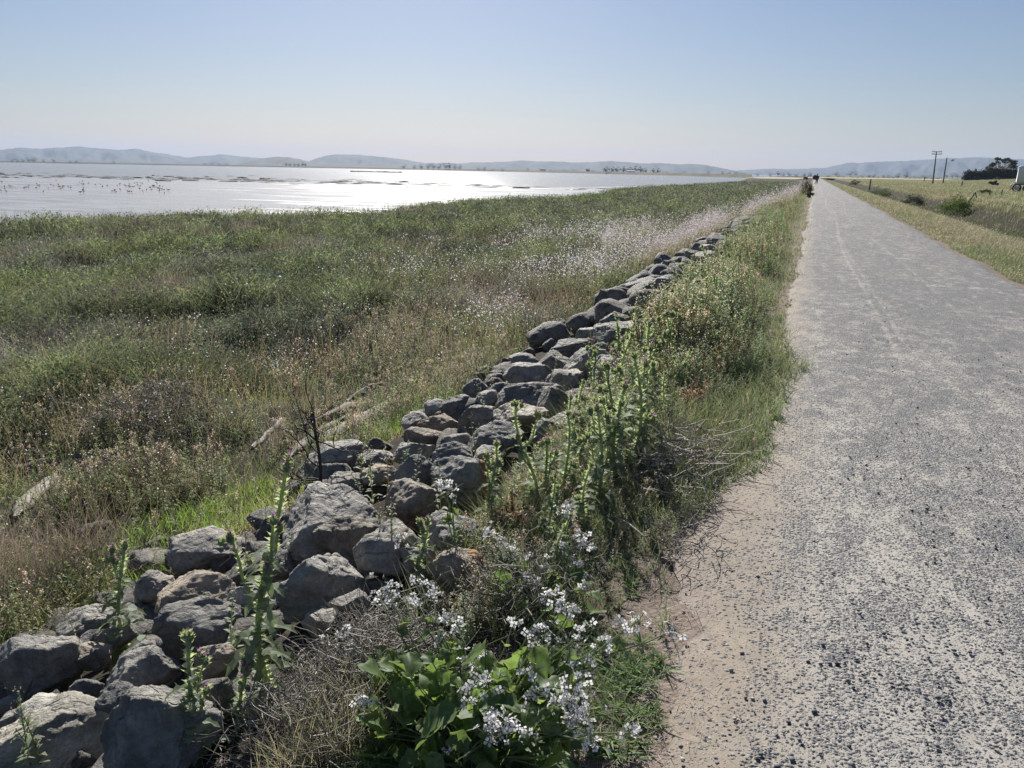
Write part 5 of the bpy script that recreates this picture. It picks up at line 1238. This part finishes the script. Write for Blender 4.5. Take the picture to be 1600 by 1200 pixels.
# ------------------------------------------------------------------ white hopper trailer at the right border
def trailer():
    b = ground_at(1577, 299.5); b = at_y(1577, 299.5, b[1]); b[2] = float(terrain(b[0], b[1])); k = pxm(b); root = empty('hopper_trailer', b, 'white hopper trailer parked in the field at the right border', 'trailer', None, R(-9))
    L = 11.0; W = 2.5; ht = 41 * k; white = (.74, .75, .76)
    body = Soup(); nz = 9; x0 = .55
    # lofted tub: rounded sloping end, sloped hopper bottom
    secs = [(x0 + .02, 1.3, ht * .90, .94), (x0 + .25, 1.15, ht * .95, .98), (x0 + .95, 1.15, ht * .97, 1.0), (x0 + 1.2, 1.05, ht * .97, 1.0), (x0 + 3.6, .75, ht * .97, 1), (x0 + 5.0, .75, ht * .97, 1), (L - 2.4, 1.35, ht * .97, 1), (L - .2, 1.5, ht * .97, 1)]
    ring = [(-.5, .12), (-.5, .95), (-.46, 1.0), (.46, 1.0), (.5, .95), (.5, .12), (.36, 0), (-.36, 0)]
    V = [[x, W * u * s_, z0 + (z1 - z0) * v] for (x, z0, z1, s_) in secs for u, v in ring]; n = len(ring)
    Q = [[i * n + j, i * n + (j + 1) % n, (i + 1) * n + (j + 1) % n, (i + 1) * n + j] for i in range(len(secs) - 1) for j in range(n)]
    for off in (0, (len(secs) - 1) * n): Q += [[off, off + 1, off + 4, off + 5], [off + 1, off + 2, off + 3, off + 4], [off, off + 5, off + 6, off + 7]]
    body.add(V, Q, white); body.build('tub', M['paint'], root)
    for x in (x0 + 1.1, x0 + 3.4, x0 + 5.6, L - 2.2):
        r = Soup()
        for sg in (-1, 1): r.box((x, sg * (W / 2 + .03), 1.15 + (ht * .97 - 1.15) / 2), (.14, .09, ht * .97 - 1.2), (.85, .86, .87))
        r.build('rib', M['paint'], root)
    t = Soup()
    for sg in (-1, 1): t.tube([[x0 + 1.0, sg * W / 2, ht * .97], [x0 + 1.0, sg * W / 2, ht], [L - .2, sg * W / 2, ht]], [.05, .05, .05], (.10, .11, .13), 6)
    t.tube([[x0 + 1.0, -W / 2, ht], [x0 + 1.0, W / 2, ht]], [.05, .05], (.10, .11, .13), 6); t.build('top_rail', M['paint'], root)
    f = Soup()
    for sg in (-1, 1): f.box((L / 2 + .2, sg * .45, 1.02), (L - .5, .12, .22), (.5, .51, .52))
    f.box((.1, 0, .92), (.12, 2.3, .18), (.7, .7, .7)); f.box((.42, 0, 1.25), (.5, 1.5, .12), (.66, .67, .68)); f.build('chassis', M['paint'], root)
    for x in (.78, 2.0):
        for sg in (-1, 1):
            w = Soup(); a = np.array([[x, sg * (.68), .52], [x, sg * .72, .52], [x, sg * 1.16, .52], [x, sg * 1.2, .52]]); w.tube(a, [.40, .51, .51, .40], (.025, .025, .027), 20); wh = w.build('wheel', M['cloth'], root)
            h_ = Soup(); h_.tube([[x, sg * .9, .52], [x, sg * 1.17, .52], [x, sg * 1.215, .52], [x, sg * 1.216, .52]], [.28, .28, .2, .01], (.55, .55, .56), 14); h_.build('rim', M['paint'], wh)
    for sg in (-1, 1):
        m_ = Soup(); m_.box((.12, sg * .92, .52), (.03, .5, .62), (.03, .03, .032)); m_.build('mudflap', M['cloth'], root)
        g = Soup(); g.box((.03, sg * .8, .93), (.04, .22, .09), (.35, .02, .02)); g.build('tail_light', M['paint'], root)
        fd = Soup(); fd.tube([[.18, sg * .93, .9], [.5, sg * .93, 1.16], [1.4, sg * .93, 1.18], [2.3, sg * .93, 1.16], [2.65, sg * .93, .8]], [.07] * 5, (.72, .72, .73), 6); fd.build('mudguard', M['paint'], root)
    return root
trailer()

# ------------------------------------------------------------------ the walker
def skin_body(name, nodes, edges, mat, parent, sub=1):
    me = bpy.data.meshes.new(name); me.from_pydata([n[0] for n in nodes], edges, []); o = link_mesh(name, me, mat, parent)
    sk = o.modifiers.new('skin', 'SKIN'); layer = me.skin_vertices[0] if me.skin_vertices else None
    if layer is None:
        return o
    for i, n in enumerate(nodes): layer.data[i].radius = (n[1], n[1]); layer.data[i].use_root = i == 0
    o.modifiers.new('sub', 'SUBSURF').levels = sub; o.modifiers['sub'].render_levels = sub; return o

def flat_mat(name, col, rough=.8):
    m, nt, out = newmat(name); tc = nd(nt, 'ShaderNodeTexCoord'); p = nd(nt, 'ShaderNodeBsdfPrincipled', i_Roughness=rough)
    nt.links.new(ramp(nt, noise_t(nt, tc.outputs['Object'], 14, 4), [(.3, tuple(c * .75 for c in col)), (.7, tuple(c * 1.2 for c in col))]), p.inputs['Base Color']); nt.links.new(p.outputs[0], out.inputs[0]); return m

def walker():
    b = on_plane(1275.6, 288.0, .02); b[2] = .02
    root = empty('person', b, 'person in dark clothes walking away far along the gravel path', 'person', None, 0.1)
    nodes = [((0, 0, .95), .13), ((0, 0, 1.15), .13), ((0, -.02, 1.38), .15), ((0, 0, 1.50), .06), ((0, .02, 1.60), .085), ((0, .02, 1.70), .09)]
    edges = [(0, 1), (1, 2), (2, 3), (3, 4), (4, 5)]
    def chain(parent, ptsr):
        for p, r in ptsr: nodes.append((p, r)); edges.append((parent, len(nodes) - 1)); parent = len(nodes) - 1
        return parent
    for sg, fw in ((-1, .14), (1, -.12)):
        chain(0, [((sg * .10, 0, .88), .10), ((sg * .10, fw * .6 + .03, .50), .062), ((sg * .10, fw, .12), .045), ((sg * .10, fw, .05), .045), ((sg * .11, fw + .16, .035), .035)])
        hnd = chain(2, [((sg * .20, 0, 1.40), .07), ((sg * .25, -fw * .6, 1.12), .05), ((sg * .27, -fw + .08, .88), .036), ((sg * .27, -fw + .1, .80), .03)])
        for q in range(4): chain(hnd, [((sg * (.255 + .012 * q), -fw + .09 + .02 * (q - 1.5), .755 - .004 * abs(q - 1)), .009), ((sg * (.25 + .012 * q), -fw + .10 + .02 * (q - 1.5), .715), .008)])
        chain(hnd, [((sg * .245, -fw + .15, .775), .010), ((sg * .24, -fw + .17, .745), .008)])
    body = skin_body('body', nodes, edges, flat_mat('skin_tone', (.32, .2, .14)), root, 1)
    jk = [((0, 0, .86), .19), ((0, 0, 1.12), .18), ((0, -.02, 1.38), .20), ((0, 0, 1.48), .10)]; je = [(0, 1), (1, 2), (2, 3)]
    for sg, fw in ((-1, .14), (1, -.12)):
        k = len(jk); jk += [((sg * .22, 0, 1.40), .105), ((sg * .27, -fw * .6, 1.12), .085), ((sg * .285, -fw + .06, .90), .065)]; je += [(2, k), (k, k + 1), (k + 1, k + 2)]
    skin_body('jacket', jk, je, flat_mat('dark_jacket', (.018, .02, .026)), root, 2)
    tr = [((0, 0, .92), .15)]; te = []
    for sg, fw in ((-1, .14), (1, -.12)):
        k = len(tr); tr += [((sg * .10, 0, .84), .12), ((sg * .10, fw * .6 + .03, .50), .088), ((sg * .10, fw, .12), .07)]; te += [(0, k), (k, k + 1), (k + 1, k + 2)]
    skin_body('trousers', tr, te, flat_mat('dark_trousers', (.03, .03, .036)), root, 2)
    V, T = ICO[3]; hh = Soup(); P = V * np.array([.105, .115, .12]) + np.array([0, .0, 1.70]); P[:, 2] = np.maximum(P[:, 2], 1.62); hh.add(P, np.concatenate([T, T[:, :1]], 1)[:, :4], (.02, .016, .013))
    me = bpy.data.meshes.new('hair'); me.from_pydata(P.tolist(), [], T.tolist()); link_mesh('hair', me, flat_mat('dark_hair', (.015, .012, .01)), root, True)
    # bulky sack on the shoulder
    P, T = rock_shape(77, 3, 6, 8, .5); me = bpy.data.meshes.new('sack'); me.from_pydata((P * np.array([.33, .26, .42])).tolist(), [], T.tolist())
    o = link_mesh('sack', me, flat_mat('sack_cloth', (.03, .033, .042)), None, True); o.location = (b[0] - .42, b[1] - .16, 1.22); tag(o, 'bulky dark sack carried at the left side of the distant walker', 'bag')
    st = Soup(); st.tube([[.42, .12, .24], [.2, -.16, .30], [-.05, -.1, .36], [-.1, .1, .34]], [.02] * 4, (.02, .02, .022), 5); st.build('strap', M['cloth'], o)
walker()

# brown board and dark stump left of the walker
b = ground_at(1258, 287); b = at_y(1258, 284.5, 128); b[2] = float(terrain(b[0], b[1])); s = Soup(); root = empty('trail_sign', b, 'low brown wooden board on posts left of the distant walker', 'sign')
zt = at_y(1258, 276.8, b[1])[2] - b[2]; s.box((0, 0, zt - .17), (.62, .06, .36), (.13, .075, .05)); s.build('board', M['wood'], root)
for sg in (-1, 1): p_ = Soup(); p_.box((sg * .24, .05, (zt - .3) / 2), (.07, .04, zt - .3), (.09, .06, .045)); p_.build('leg', M['wood'], root)
s = Soup(); b = ground_at(1218.5, 292); k = pxm(b); s.tube([[0, 0, -.05], [.02, 0, 1.2 * k], [0, 0, 2.6 * k], [0, 0, 2.7 * k]], [1.9 * k, 1.7 * k, 1.4 * k, .3 * k], (.035, .03, .028), 9); o = s.build('tree_stump', M['wood']); o.location = [float(v) for v in b]; tag(o, 'small dark stump in the far marsh grass left of the path bush', 'stump')

# ------------------------------------------------------------------ far trees
def make_tree(seed, h, w, n, col, trunk_h=.35, lobes=5, leaf=.5, name='tree'):
    rg = np.random.default_rng(seed); root = empty(name, (0, 0, 0), 'x', 'tree'); s = Soup(); t = Soup()
    tips = [np.array([0, 0, h * .8])]
    t.tube([[0, 0, -.5], [.02 * h, 0, h * trunk_h], [0, .02 * h, h * .75]], [.035 * h, .026 * h, .008 * h], (.07, .06, .05), 7)
    for k in range(lobes):
        a = k / lobes * 6.28 + rg.uniform(-.4, .4); e = np.array([math.cos(a) * w * rg.uniform(.18, .36), math.sin(a) * w * rg.uniform(.18, .36), h * rg.uniform(.22, .82)]); t.tube([[0, 0, h * trunk_h * rg.uniform(.7, 1.2)], e * np.array([.5, .5, .8]), e], [.016 * h, .01 * h, .004 * h], (.07, .06, .05), 5); tips.append(e)
    tips += [np.array([0, 0, h * .45]), np.array([w * .12, 0, h * .3]), np.array([-w * .14, 0, h * .32])]
    for e in tips: leaf_ball(s, rg, e, np.array([w * .27, w * .27, h * .2]) * rg.uniform(.8, 1.25), n // len(tips), leaf, np.array(col) * rg.uniform(.8, 1.2))
    s.build('crown', M['tree'], root); t.build('trunk', M['wood'], root); return root
kinds = [make_tree(500, 10, 8, 620, (.045, .055, .028), .3, 5), make_tree(501, 10, 13, 620, (.05, .058, .03), .25, 7), make_tree(502, 10, 6, 500, (.042, .05, .028), .45, 4), make_tree(503, 10, 20, 620, (.055, .06, .035), .15, 9)]
usedk = [False] * 4
def far_tree(px_, hpx, wpx, D, group, label, kind=None, yb=None):
    az = az_of(px_); b = np.array([math.sin(az) * D, math.cos(az) * D, -.8])
    if yb is not None:
        d = pray(px_, yb); b[2] = H + d[2] / math.hypot(d[0], d[1]) * D
    h = hpx / F * D; w = wpx * 1.35 / F * D; r = w / h
    k = kind if kind is not None else (2 if r < .75 else 0 if r < 1.1 else 1 if r < 1.8 else 3)
    o = copy_tree(kinds[k]) if usedk[k] else kinds[k]; usedk[k] = True
    W0 = [8, 13, 6, 20][k]; o.location = b; o.scale = (w / W0, w / W0, h / 10); o.rotation_euler = (0, 0, random.uniform(0, 6.28)); tag(o, label, 'tree', group)
G1, L1 = 'trees on the far left shore', 'tiny hazy tree on the far shore beyond the water at the left'
for p_, h_, w_ in [(19, 3.5, 7), (27, 4, 8), (36, 3, 7), (45, 5, 7), (53, 5.5, 8), (68, 3, 4), (84, 4, 5), (110, 2.5, 6), (119, 2.5, 5), (178, 3, 4), (320, 3, 7), (331, 3.5, 8), (342, 3, 8), (354, 3, 7)]: far_tree(p_, h_ + 1.5, w_, 1950, G1, L1)
G2, L2 = 'trees by the white building', 'small tree in the row beside the distant white building below the dark hill'
for p_, h_, w_ in [(447, 5.5, 4), (453, 5, 4), (460, 4.5, 4), (466, 5, 4.5), (473, 6.5, 5), (477, 5, 4)]: far_tree(p_, h_ + 2, w_, 1780, G2, L2)
G3, L3 = 'grove on the far shore at mid picture', 'dark tree of the grove on the far shore right of the sun glitter'
for p_, h_, w_ in [(631, 5, 8), (647, 4.5, 6), (658, 6.5, 6), (669, 8, 9), (677, 9, 9), (686, 7, 10), (696, 9, 9), (702, 10, 8), (711, 7, 9), (719, 6.5, 7)]: far_tree(p_, h_ + 2, w_, 1520, G3, L3)
G4, L4 = 'low trees between the two groves', 'low bushy tree on the far shore between the two groves'
for p_, h_, w_ in [(748, 3.5, 10), (757, 4, 7), (770, 2.5, 10), (785, 3, 10), (806, 2, 10), (825, 3.5, 6), (845, 2.5, 12), (862, 2.5, 12), (884, 2.5, 10), (897, 2.5, 9), (925, 3, 9)]: far_tree(p_, h_ + 2, w_, 1350, G4, L4)
G5, L5 = 'second grove on the far shore', 'tree of the right-hand grove on the far shore above the grey water'
for p_, h_, w_ in [(947, 9, 9), (958, 9, 8), (965, 9.5, 8), (974, 10, 9), (984, 9, 9), (992, 10.5, 10), (1001, 10, 9), (1008, 8, 6), (1021, 7.5, 6), (1028, 7.5, 7), (1040, 3, 8)]: far_tree(p_, h_ + 2.2, w_, 1100, G5, L5)
G6, L6 = 'trees at the head of the bay', 'small distant tree on the plain between the bay and the walker'
for p_, h_, w_ in [(1069, 3, 8), (1085, 2.5, 9), (1107, 4, 6), (1129, 4.5, 6), (1139, 4, 7), (1150, 4.5, 8), (1160, 3.5, 8), (1184, 3, 8), (1204, 4, 9), (1216, 7, 6), (1224, 4, 7), (1233, 5, 7), (1244, 3.5, 9), (1257, 4.5, 6), (1266, 5.5, 7)]: far_tree(p_, h_ + 1.8, w_, 1000, G6, L6)
G7, L7 = 'trees across the plain right of the path', 'small dark tree far across the plain right of the path end'
for p_, h_, w_ in [(1294, 3, 12), (1310, 4, 7), (1318, 2.5, 8), (1332, 2.5, 8), (1341, 2.5, 6), (1348, 4.5, 8), (1358, 5, 5), (1365, 5.5, 7), (1372, 2.5, 5), (1381, 4.5, 6), (1388, 4.5, 6), (1396, 3.5, 7), (1403, 7, 7), (1416, 8.5, 8), (1422, 3, 7), (1430, 3.5, 8), (1438, 3, 8), (1446, 5.5, 11), (1455, 3, 7), (1466, 3.5, 9)]: far_tree(p_, h_ + 1.2, w_, 950, G7, L7)
for p_, h_, w_ in [(1306, 4, 9), (1328, 5, 9), (1337, 5.5, 7), (1488, 5, 9), (1496, 4, 8)]: far_tree(p_, h_ + 3, w_, 2400, 'faint trees at the foot of the right hills', 'very faint tree at the foot of the blue hills on the right', None)

# big eucalyptus and the dark thicket round its foot
def eucalyptus():
    D = 350; az = az_of(1562); b = np.array([math.sin(az) * D, math.cos(az) * D, 0]); b[2] = float(terrain(b[0], b[1])) - .2; rg = np.random.default_rng(8); k = D / F
    root = empty('eucalyptus_tree', b, 'big eucalyptus with pale bare limbs rising above the dark thicket', 'tree'); t = Soup(); s = Soup(); h = height_for(b, 245)
    bark = (.46, .42, .37); t.tube([[0, 0, -.3], [.1, 0, h * .3], [0, .1, h * .55]], [.55, .42, .3], bark, 8)
    for q in range(26):
        a = rg.uniform(0, 6.28); u = rg.uniform(-1, 1); e = np.array([u * 15 * k, math.sin(a) * 3.2, h * (1.0 - .42 * u * u) * rg.uniform(.72, .97)]); o_ = np.array([0, 0, h * rg.uniform(.2, .5)])
        t.tube([o_, o_ * .5 + e * .5 + np.array([0, 0, -h * .03]), e], [.22, .14, .05], bark, 5)
        leaf_ball(s, rg, e, (1.45, 1.4, .8), 230, .42, np.array((.05, .06, .036)) * rg.uniform(.7, 1.3))
    s.build('crown', M['tree'], root); t.build('trunk', M['wood'], root)
eucalyptus()
for k, (p_, yt, yb, w_, lab) in enumerate([(1512, 265, 276.5, 14, 'low rounded end of the dark thicket nearest the leaning pole'), (1522, 264, 276.5, 16, 'dense dark bush in the thicket, second from its low end'), (1533, 263.5, 276.5, 16, 'dense dark bush in the middle of the thicket'), (1544, 261, 276, 16, 'tall dark bush just left of the eucalyptus foot'), (1556, 259.5, 275.5, 18, 'dark bush in front of the eucalyptus trunk'), (1568, 260.5, 275, 17, 'dark bush right of the eucalyptus trunk'), (1576, 263, 275, 12, 'last bush of the thicket before the gap by the trailer'), (1583, 263, 274.5, 7, 'narrow dark bush alone between thicket and trailer')]):
    az = az_of(p_); D = 340; b = np.array([math.sin(az) * D, math.cos(az) * D, 0]); b[2] = float(terrain(b[0], b[1])) - .2
    shrub(b, w_ / F * D * 1.15, height_for(b, yt), 2200, 30 + k, lab, (.036, .043, .024), .45, 'thicket_bush', 'dark thicket under the eucalyptus')

# distant buildings
def house(px_, D, w, d, h, label, wall=(.62, .6, .57), roof=(.22, .17, .14), barn=False):
    az = az_of(px_); b = (math.sin(az) * D, math.cos(az) * D, -.7); root = empty('distant_house', b, label, 'building', None, -az + .15); a = Soup()
    a.prism([(-w / 2, 0), (w / 2, 0), (w / 2, h * .62), (-w / 2, h * .62)], -d / 2, d / 2, wall); a.build('wall', M['cloth'], root)
    r = Soup(); r.add([[-w * .53, -d * .54, h * .63], [w * .53, -d * .54, h * .63], [w * .53, 0, h], [-w * .53, 0, h], [-w * .53, d * .54, h * .63], [w * .53, d * .54, h * .63]], [[0, 1, 2, 3], [3, 2, 5, 4], [0, 3, 4, 0][:4] if False else [0, 3, 4, 4][:4], ][:2], roof); r.add([[-w * .5, -d / 2, h * .62], [-w * .5, d / 2, h * .62], [-w * .5, .05, h * .99], [-w * .5, -.05, h * .99]], [[0, 1, 2, 3]], wall); r.add([[w * .5, -d / 2, h * .62], [w * .5, d / 2, h * .62], [w * .5, .05, h * .99], [w * .5, -.05, h * .99]], [[0, 1, 2, 3]], wall); r.build('roof', M['cloth'], root)
    for u in (-.3, .1, .32):
        g = Soup(); g.box((u * w, -d / 2 - .02, h * .33), (w * .1, .06, h * .22), (.05, .055, .06)); g.build('window', M['paint'], root)
house(437, 1800, 9, 7, 4.5, 'distant long white building below the dark hill', (.3, .3, .29), (.22, .22, .22))
house(848, 1360, 9, 8, 6, 'distant pale house left of the right-hand grove', (.2, .19, .185), (.13, .115, .105))
house(918, 1340, 6, 6, 7, 'distant squarish pale house just left of the right-hand grove', (.22, .21, .2), (.14, .13, .125))
house(986, 1060, 10, 8, 4.8, 'distant light house half hidden in the right-hand grove', (.3, .3, .3), (.2, .2, .21))

# ------------------------------------------------------------------ birds and clods on the mud
def birds():
    s = Soup(); V, T = ICO[2]; V2 = V * np.array([.05, .10, .055]) + np.array([0, 0, .15]); c = (.055, .05, .048)
    V2[:, 2] += .25 * np.maximum(V2[:, 1], 0) * .5
    s.add(V2, np.concatenate([T, T[:, :1]], 1), c); s.add(V * .032 + np.array([0, .095, .225]), np.concatenate([T, T[:, :1]], 1), c)
    s.tube([[0, .06, .17], [0, .085, .2], [0, .095, .225]], [.03, .022, .02], c, 6); s.tube([[0, .12, .222], [0, .2, .20]], [.007, .003], (.03, .03, .03), 4); s.tube([[0, -.08, .16], [0, -.17, .15]], [.035, .008], c, 4)
    for sg in (-1, 1): s.tube([[sg * .02, .0, .12], [sg * .022, .01, -.01]], [.006, .005], (.06, .05, .04), 4)
    first = True; me = s.mesh('shorebird')
    rg = np.random.default_rng(4); n = 0
    while n < 110:
        px_ = rg.uniform(-10, 270); y_ = np.clip(rg.normal(292.5, 4.5), 283, 303); p = on_plane(px_, y_ + .012 * px_ * .2, -1.475)
        o = bpy.data.objects.new('shorebird', me); COL.objects.link(o)
        if first: me.materials.append(M['feather']); first = False
        o.location = p; o.rotation_euler = (0, 0, rg.uniform(0, 6.28)); o.scale = (rg.uniform(.8, 1.1),) * 3; tag(o, 'tiny dark shorebird standing in the flock on the wet mudflat', 'bird', 'shorebirds feeding on the mudflat'); n += 1
birds()
def clods():
    s = Soup(); V, T = ICO[1]; Q = np.concatenate([T, T[:, :1]], 1); rg = np.random.default_rng(6)
    for k in range(480):
        px_ = rg.uniform(-120, 960); yl = np.interp(px_, [-120, 0, 300, 500, 700, 960], [271.5, 274.2, 279.2, 283.5, 289, 296]); u = rg.normal() * np.interp(px_, [-120, 300, 960], [2.6, 2.4, 1.2]); p = on_plane(px_, yl + u, -1.5)
        if rg.random() > np.interp(px_, [-120, 550, 960], [1, .8, .15]): continue
        L = rg.uniform(.5, 2.6); W_ = rg.uniform(.25, .9); hh = rg.uniform(.03, .15) * (1 + (rg.random() < .12)); q = V * rg.uniform(.7, 1.3, (len(V), 1)) * np.array([L, W_, hh]); s.add(q + p, Q, np.array((.075, .067, .06)) * rg.uniform(.6, 1.5))
    tag(s.build('mud_clods', M['wood']), kind='stuff')
clods()
# grass tufts standing on the water's edge
def shore_tufts():
    s = Soup(); y = RNG.uniform(22, 330, 22000); x = shore_x(y) + RNG.normal(2.2, 1.3, len(y)); d = np.hypot(x, y); m = RNG.random(len(y)) < np.minimum(1, 60 / d) * sstep(.35, .6, fbm2(x * .3, y * .3, 151)); x, y, d = x[m], y[m], d[m]; n = len(x)
    c = vary((.06, .07, .03), n); s.add(*ribbons(pts(x, y, -.02), RNG.uniform(.25, .75, n), .016 * (d / 45) ** .7, RNG.uniform(.05, .5, n), RNG.uniform(0, 6.28, n), RNG.uniform(0, 6.28, n), c, c, 2)); tag(s.build('shore_grass', M['grass']), kind='stuff')
shore_tufts()

# ------------------------------------------------------------------ air
bm = bmesh.new(); bmesh.ops.create_cube(bm, size=1.0); me = bpy.data.meshes.new('haze'); bm.to_mesh(me); bm.free()
hz, nt, out = newmat('haze_air'); pv = nd(nt, 'ShaderNodeVolumePrincipled'); pv.inputs['Color'].default_value = (.55, .71, 1.0, 1); pv.inputs['Density'].default_value = 9e-5; pv.inputs['Anisotropy'].default_value = .12
nt.links.new(pv.outputs[0], out.inputs['Volume'])
o = link_mesh('haze', me, hz); zb, zt = -3.5, 240.0; o.scale = (19600, 19600, zt - zb); o.location = (0, 0, (zt + zb) / 2); tag(o, kind='stuff')

# ------------------------------------------------------------------ light, sky, camera
SUN_AZ, SUN_EL = R(-28), R(33)
w = bpy.data.worlds.new('World'); SC.world = w; w.use_nodes = True; nt = w.node_tree; bg = nt.nodes['Background']
sky = nt.nodes.new('ShaderNodeTexSky'); sky.sky_type = 'NISHITA'; sky.sun_disc = False; sky.sun_elevation = SUN_EL; sky.sun_rotation = SUN_AZ; sky.air_density = 1.15; sky.dust_density = .5; sky.ozone_density = 4.5; sky.altitude = 0
nt.links.new(mixc(nt, 1.0, sky.outputs[0], (.83, .78, .83), 'MULTIPLY'), bg.inputs[0]); bg.inputs[1].default_value = .05
sl = bpy.data.lights.new('sun', 'SUN'); sl.energy = 4.8; sl.angle = R(.55); sl.color = (1, .95, .87)
so = bpy.data.objects.new('sun', sl); COL.objects.link(so)
sd = Vector((math.sin(SUN_AZ) * math.cos(SUN_EL), math.cos(SUN_AZ) * math.cos(SUN_EL), math.sin(SUN_EL)))
so.rotation_euler = sd.to_track_quat('Z', 'Y').to_euler(); so.location = (0, 0, 200)
cam = bpy.data.cameras.new('camera'); cam.sensor_width = 36; cam.lens = F / 1600 * 36; cam.clip_start = .05; cam.clip_end = 60000
co = bpy.data.objects.new('camera', cam); COL.objects.link(co)
mw = Matrix(((cr[0], cu[0], -cf[0], 0), (cr[1], cu[1], -cf[1], 0), (cr[2], cu[2], -cf[2], H), (0, 0, 0, 1))); co.matrix_world = mw
SC.camera = co
SC.view_settings.view_transform = 'Standard'; SC.view_settings.look = 'None'; SC.view_settings.exposure = 0.75; SC.view_settings.gamma = 1.0
cy = SC.cycles; cy.max_bounces = 6; cy.diffuse_bounces = 3; cy.glossy_bounces = 2; cy.transmission_bounces = 4; cy.volume_bounces = 0; cy.transparent_max_bounces = 4; cy.sample_clamp_indirect = 6.0
cy.use_denoising = True; cy.denoiser = 'OPENIMAGEDENOISE'; cy.denoising_prefilter = 'ACCURATE'
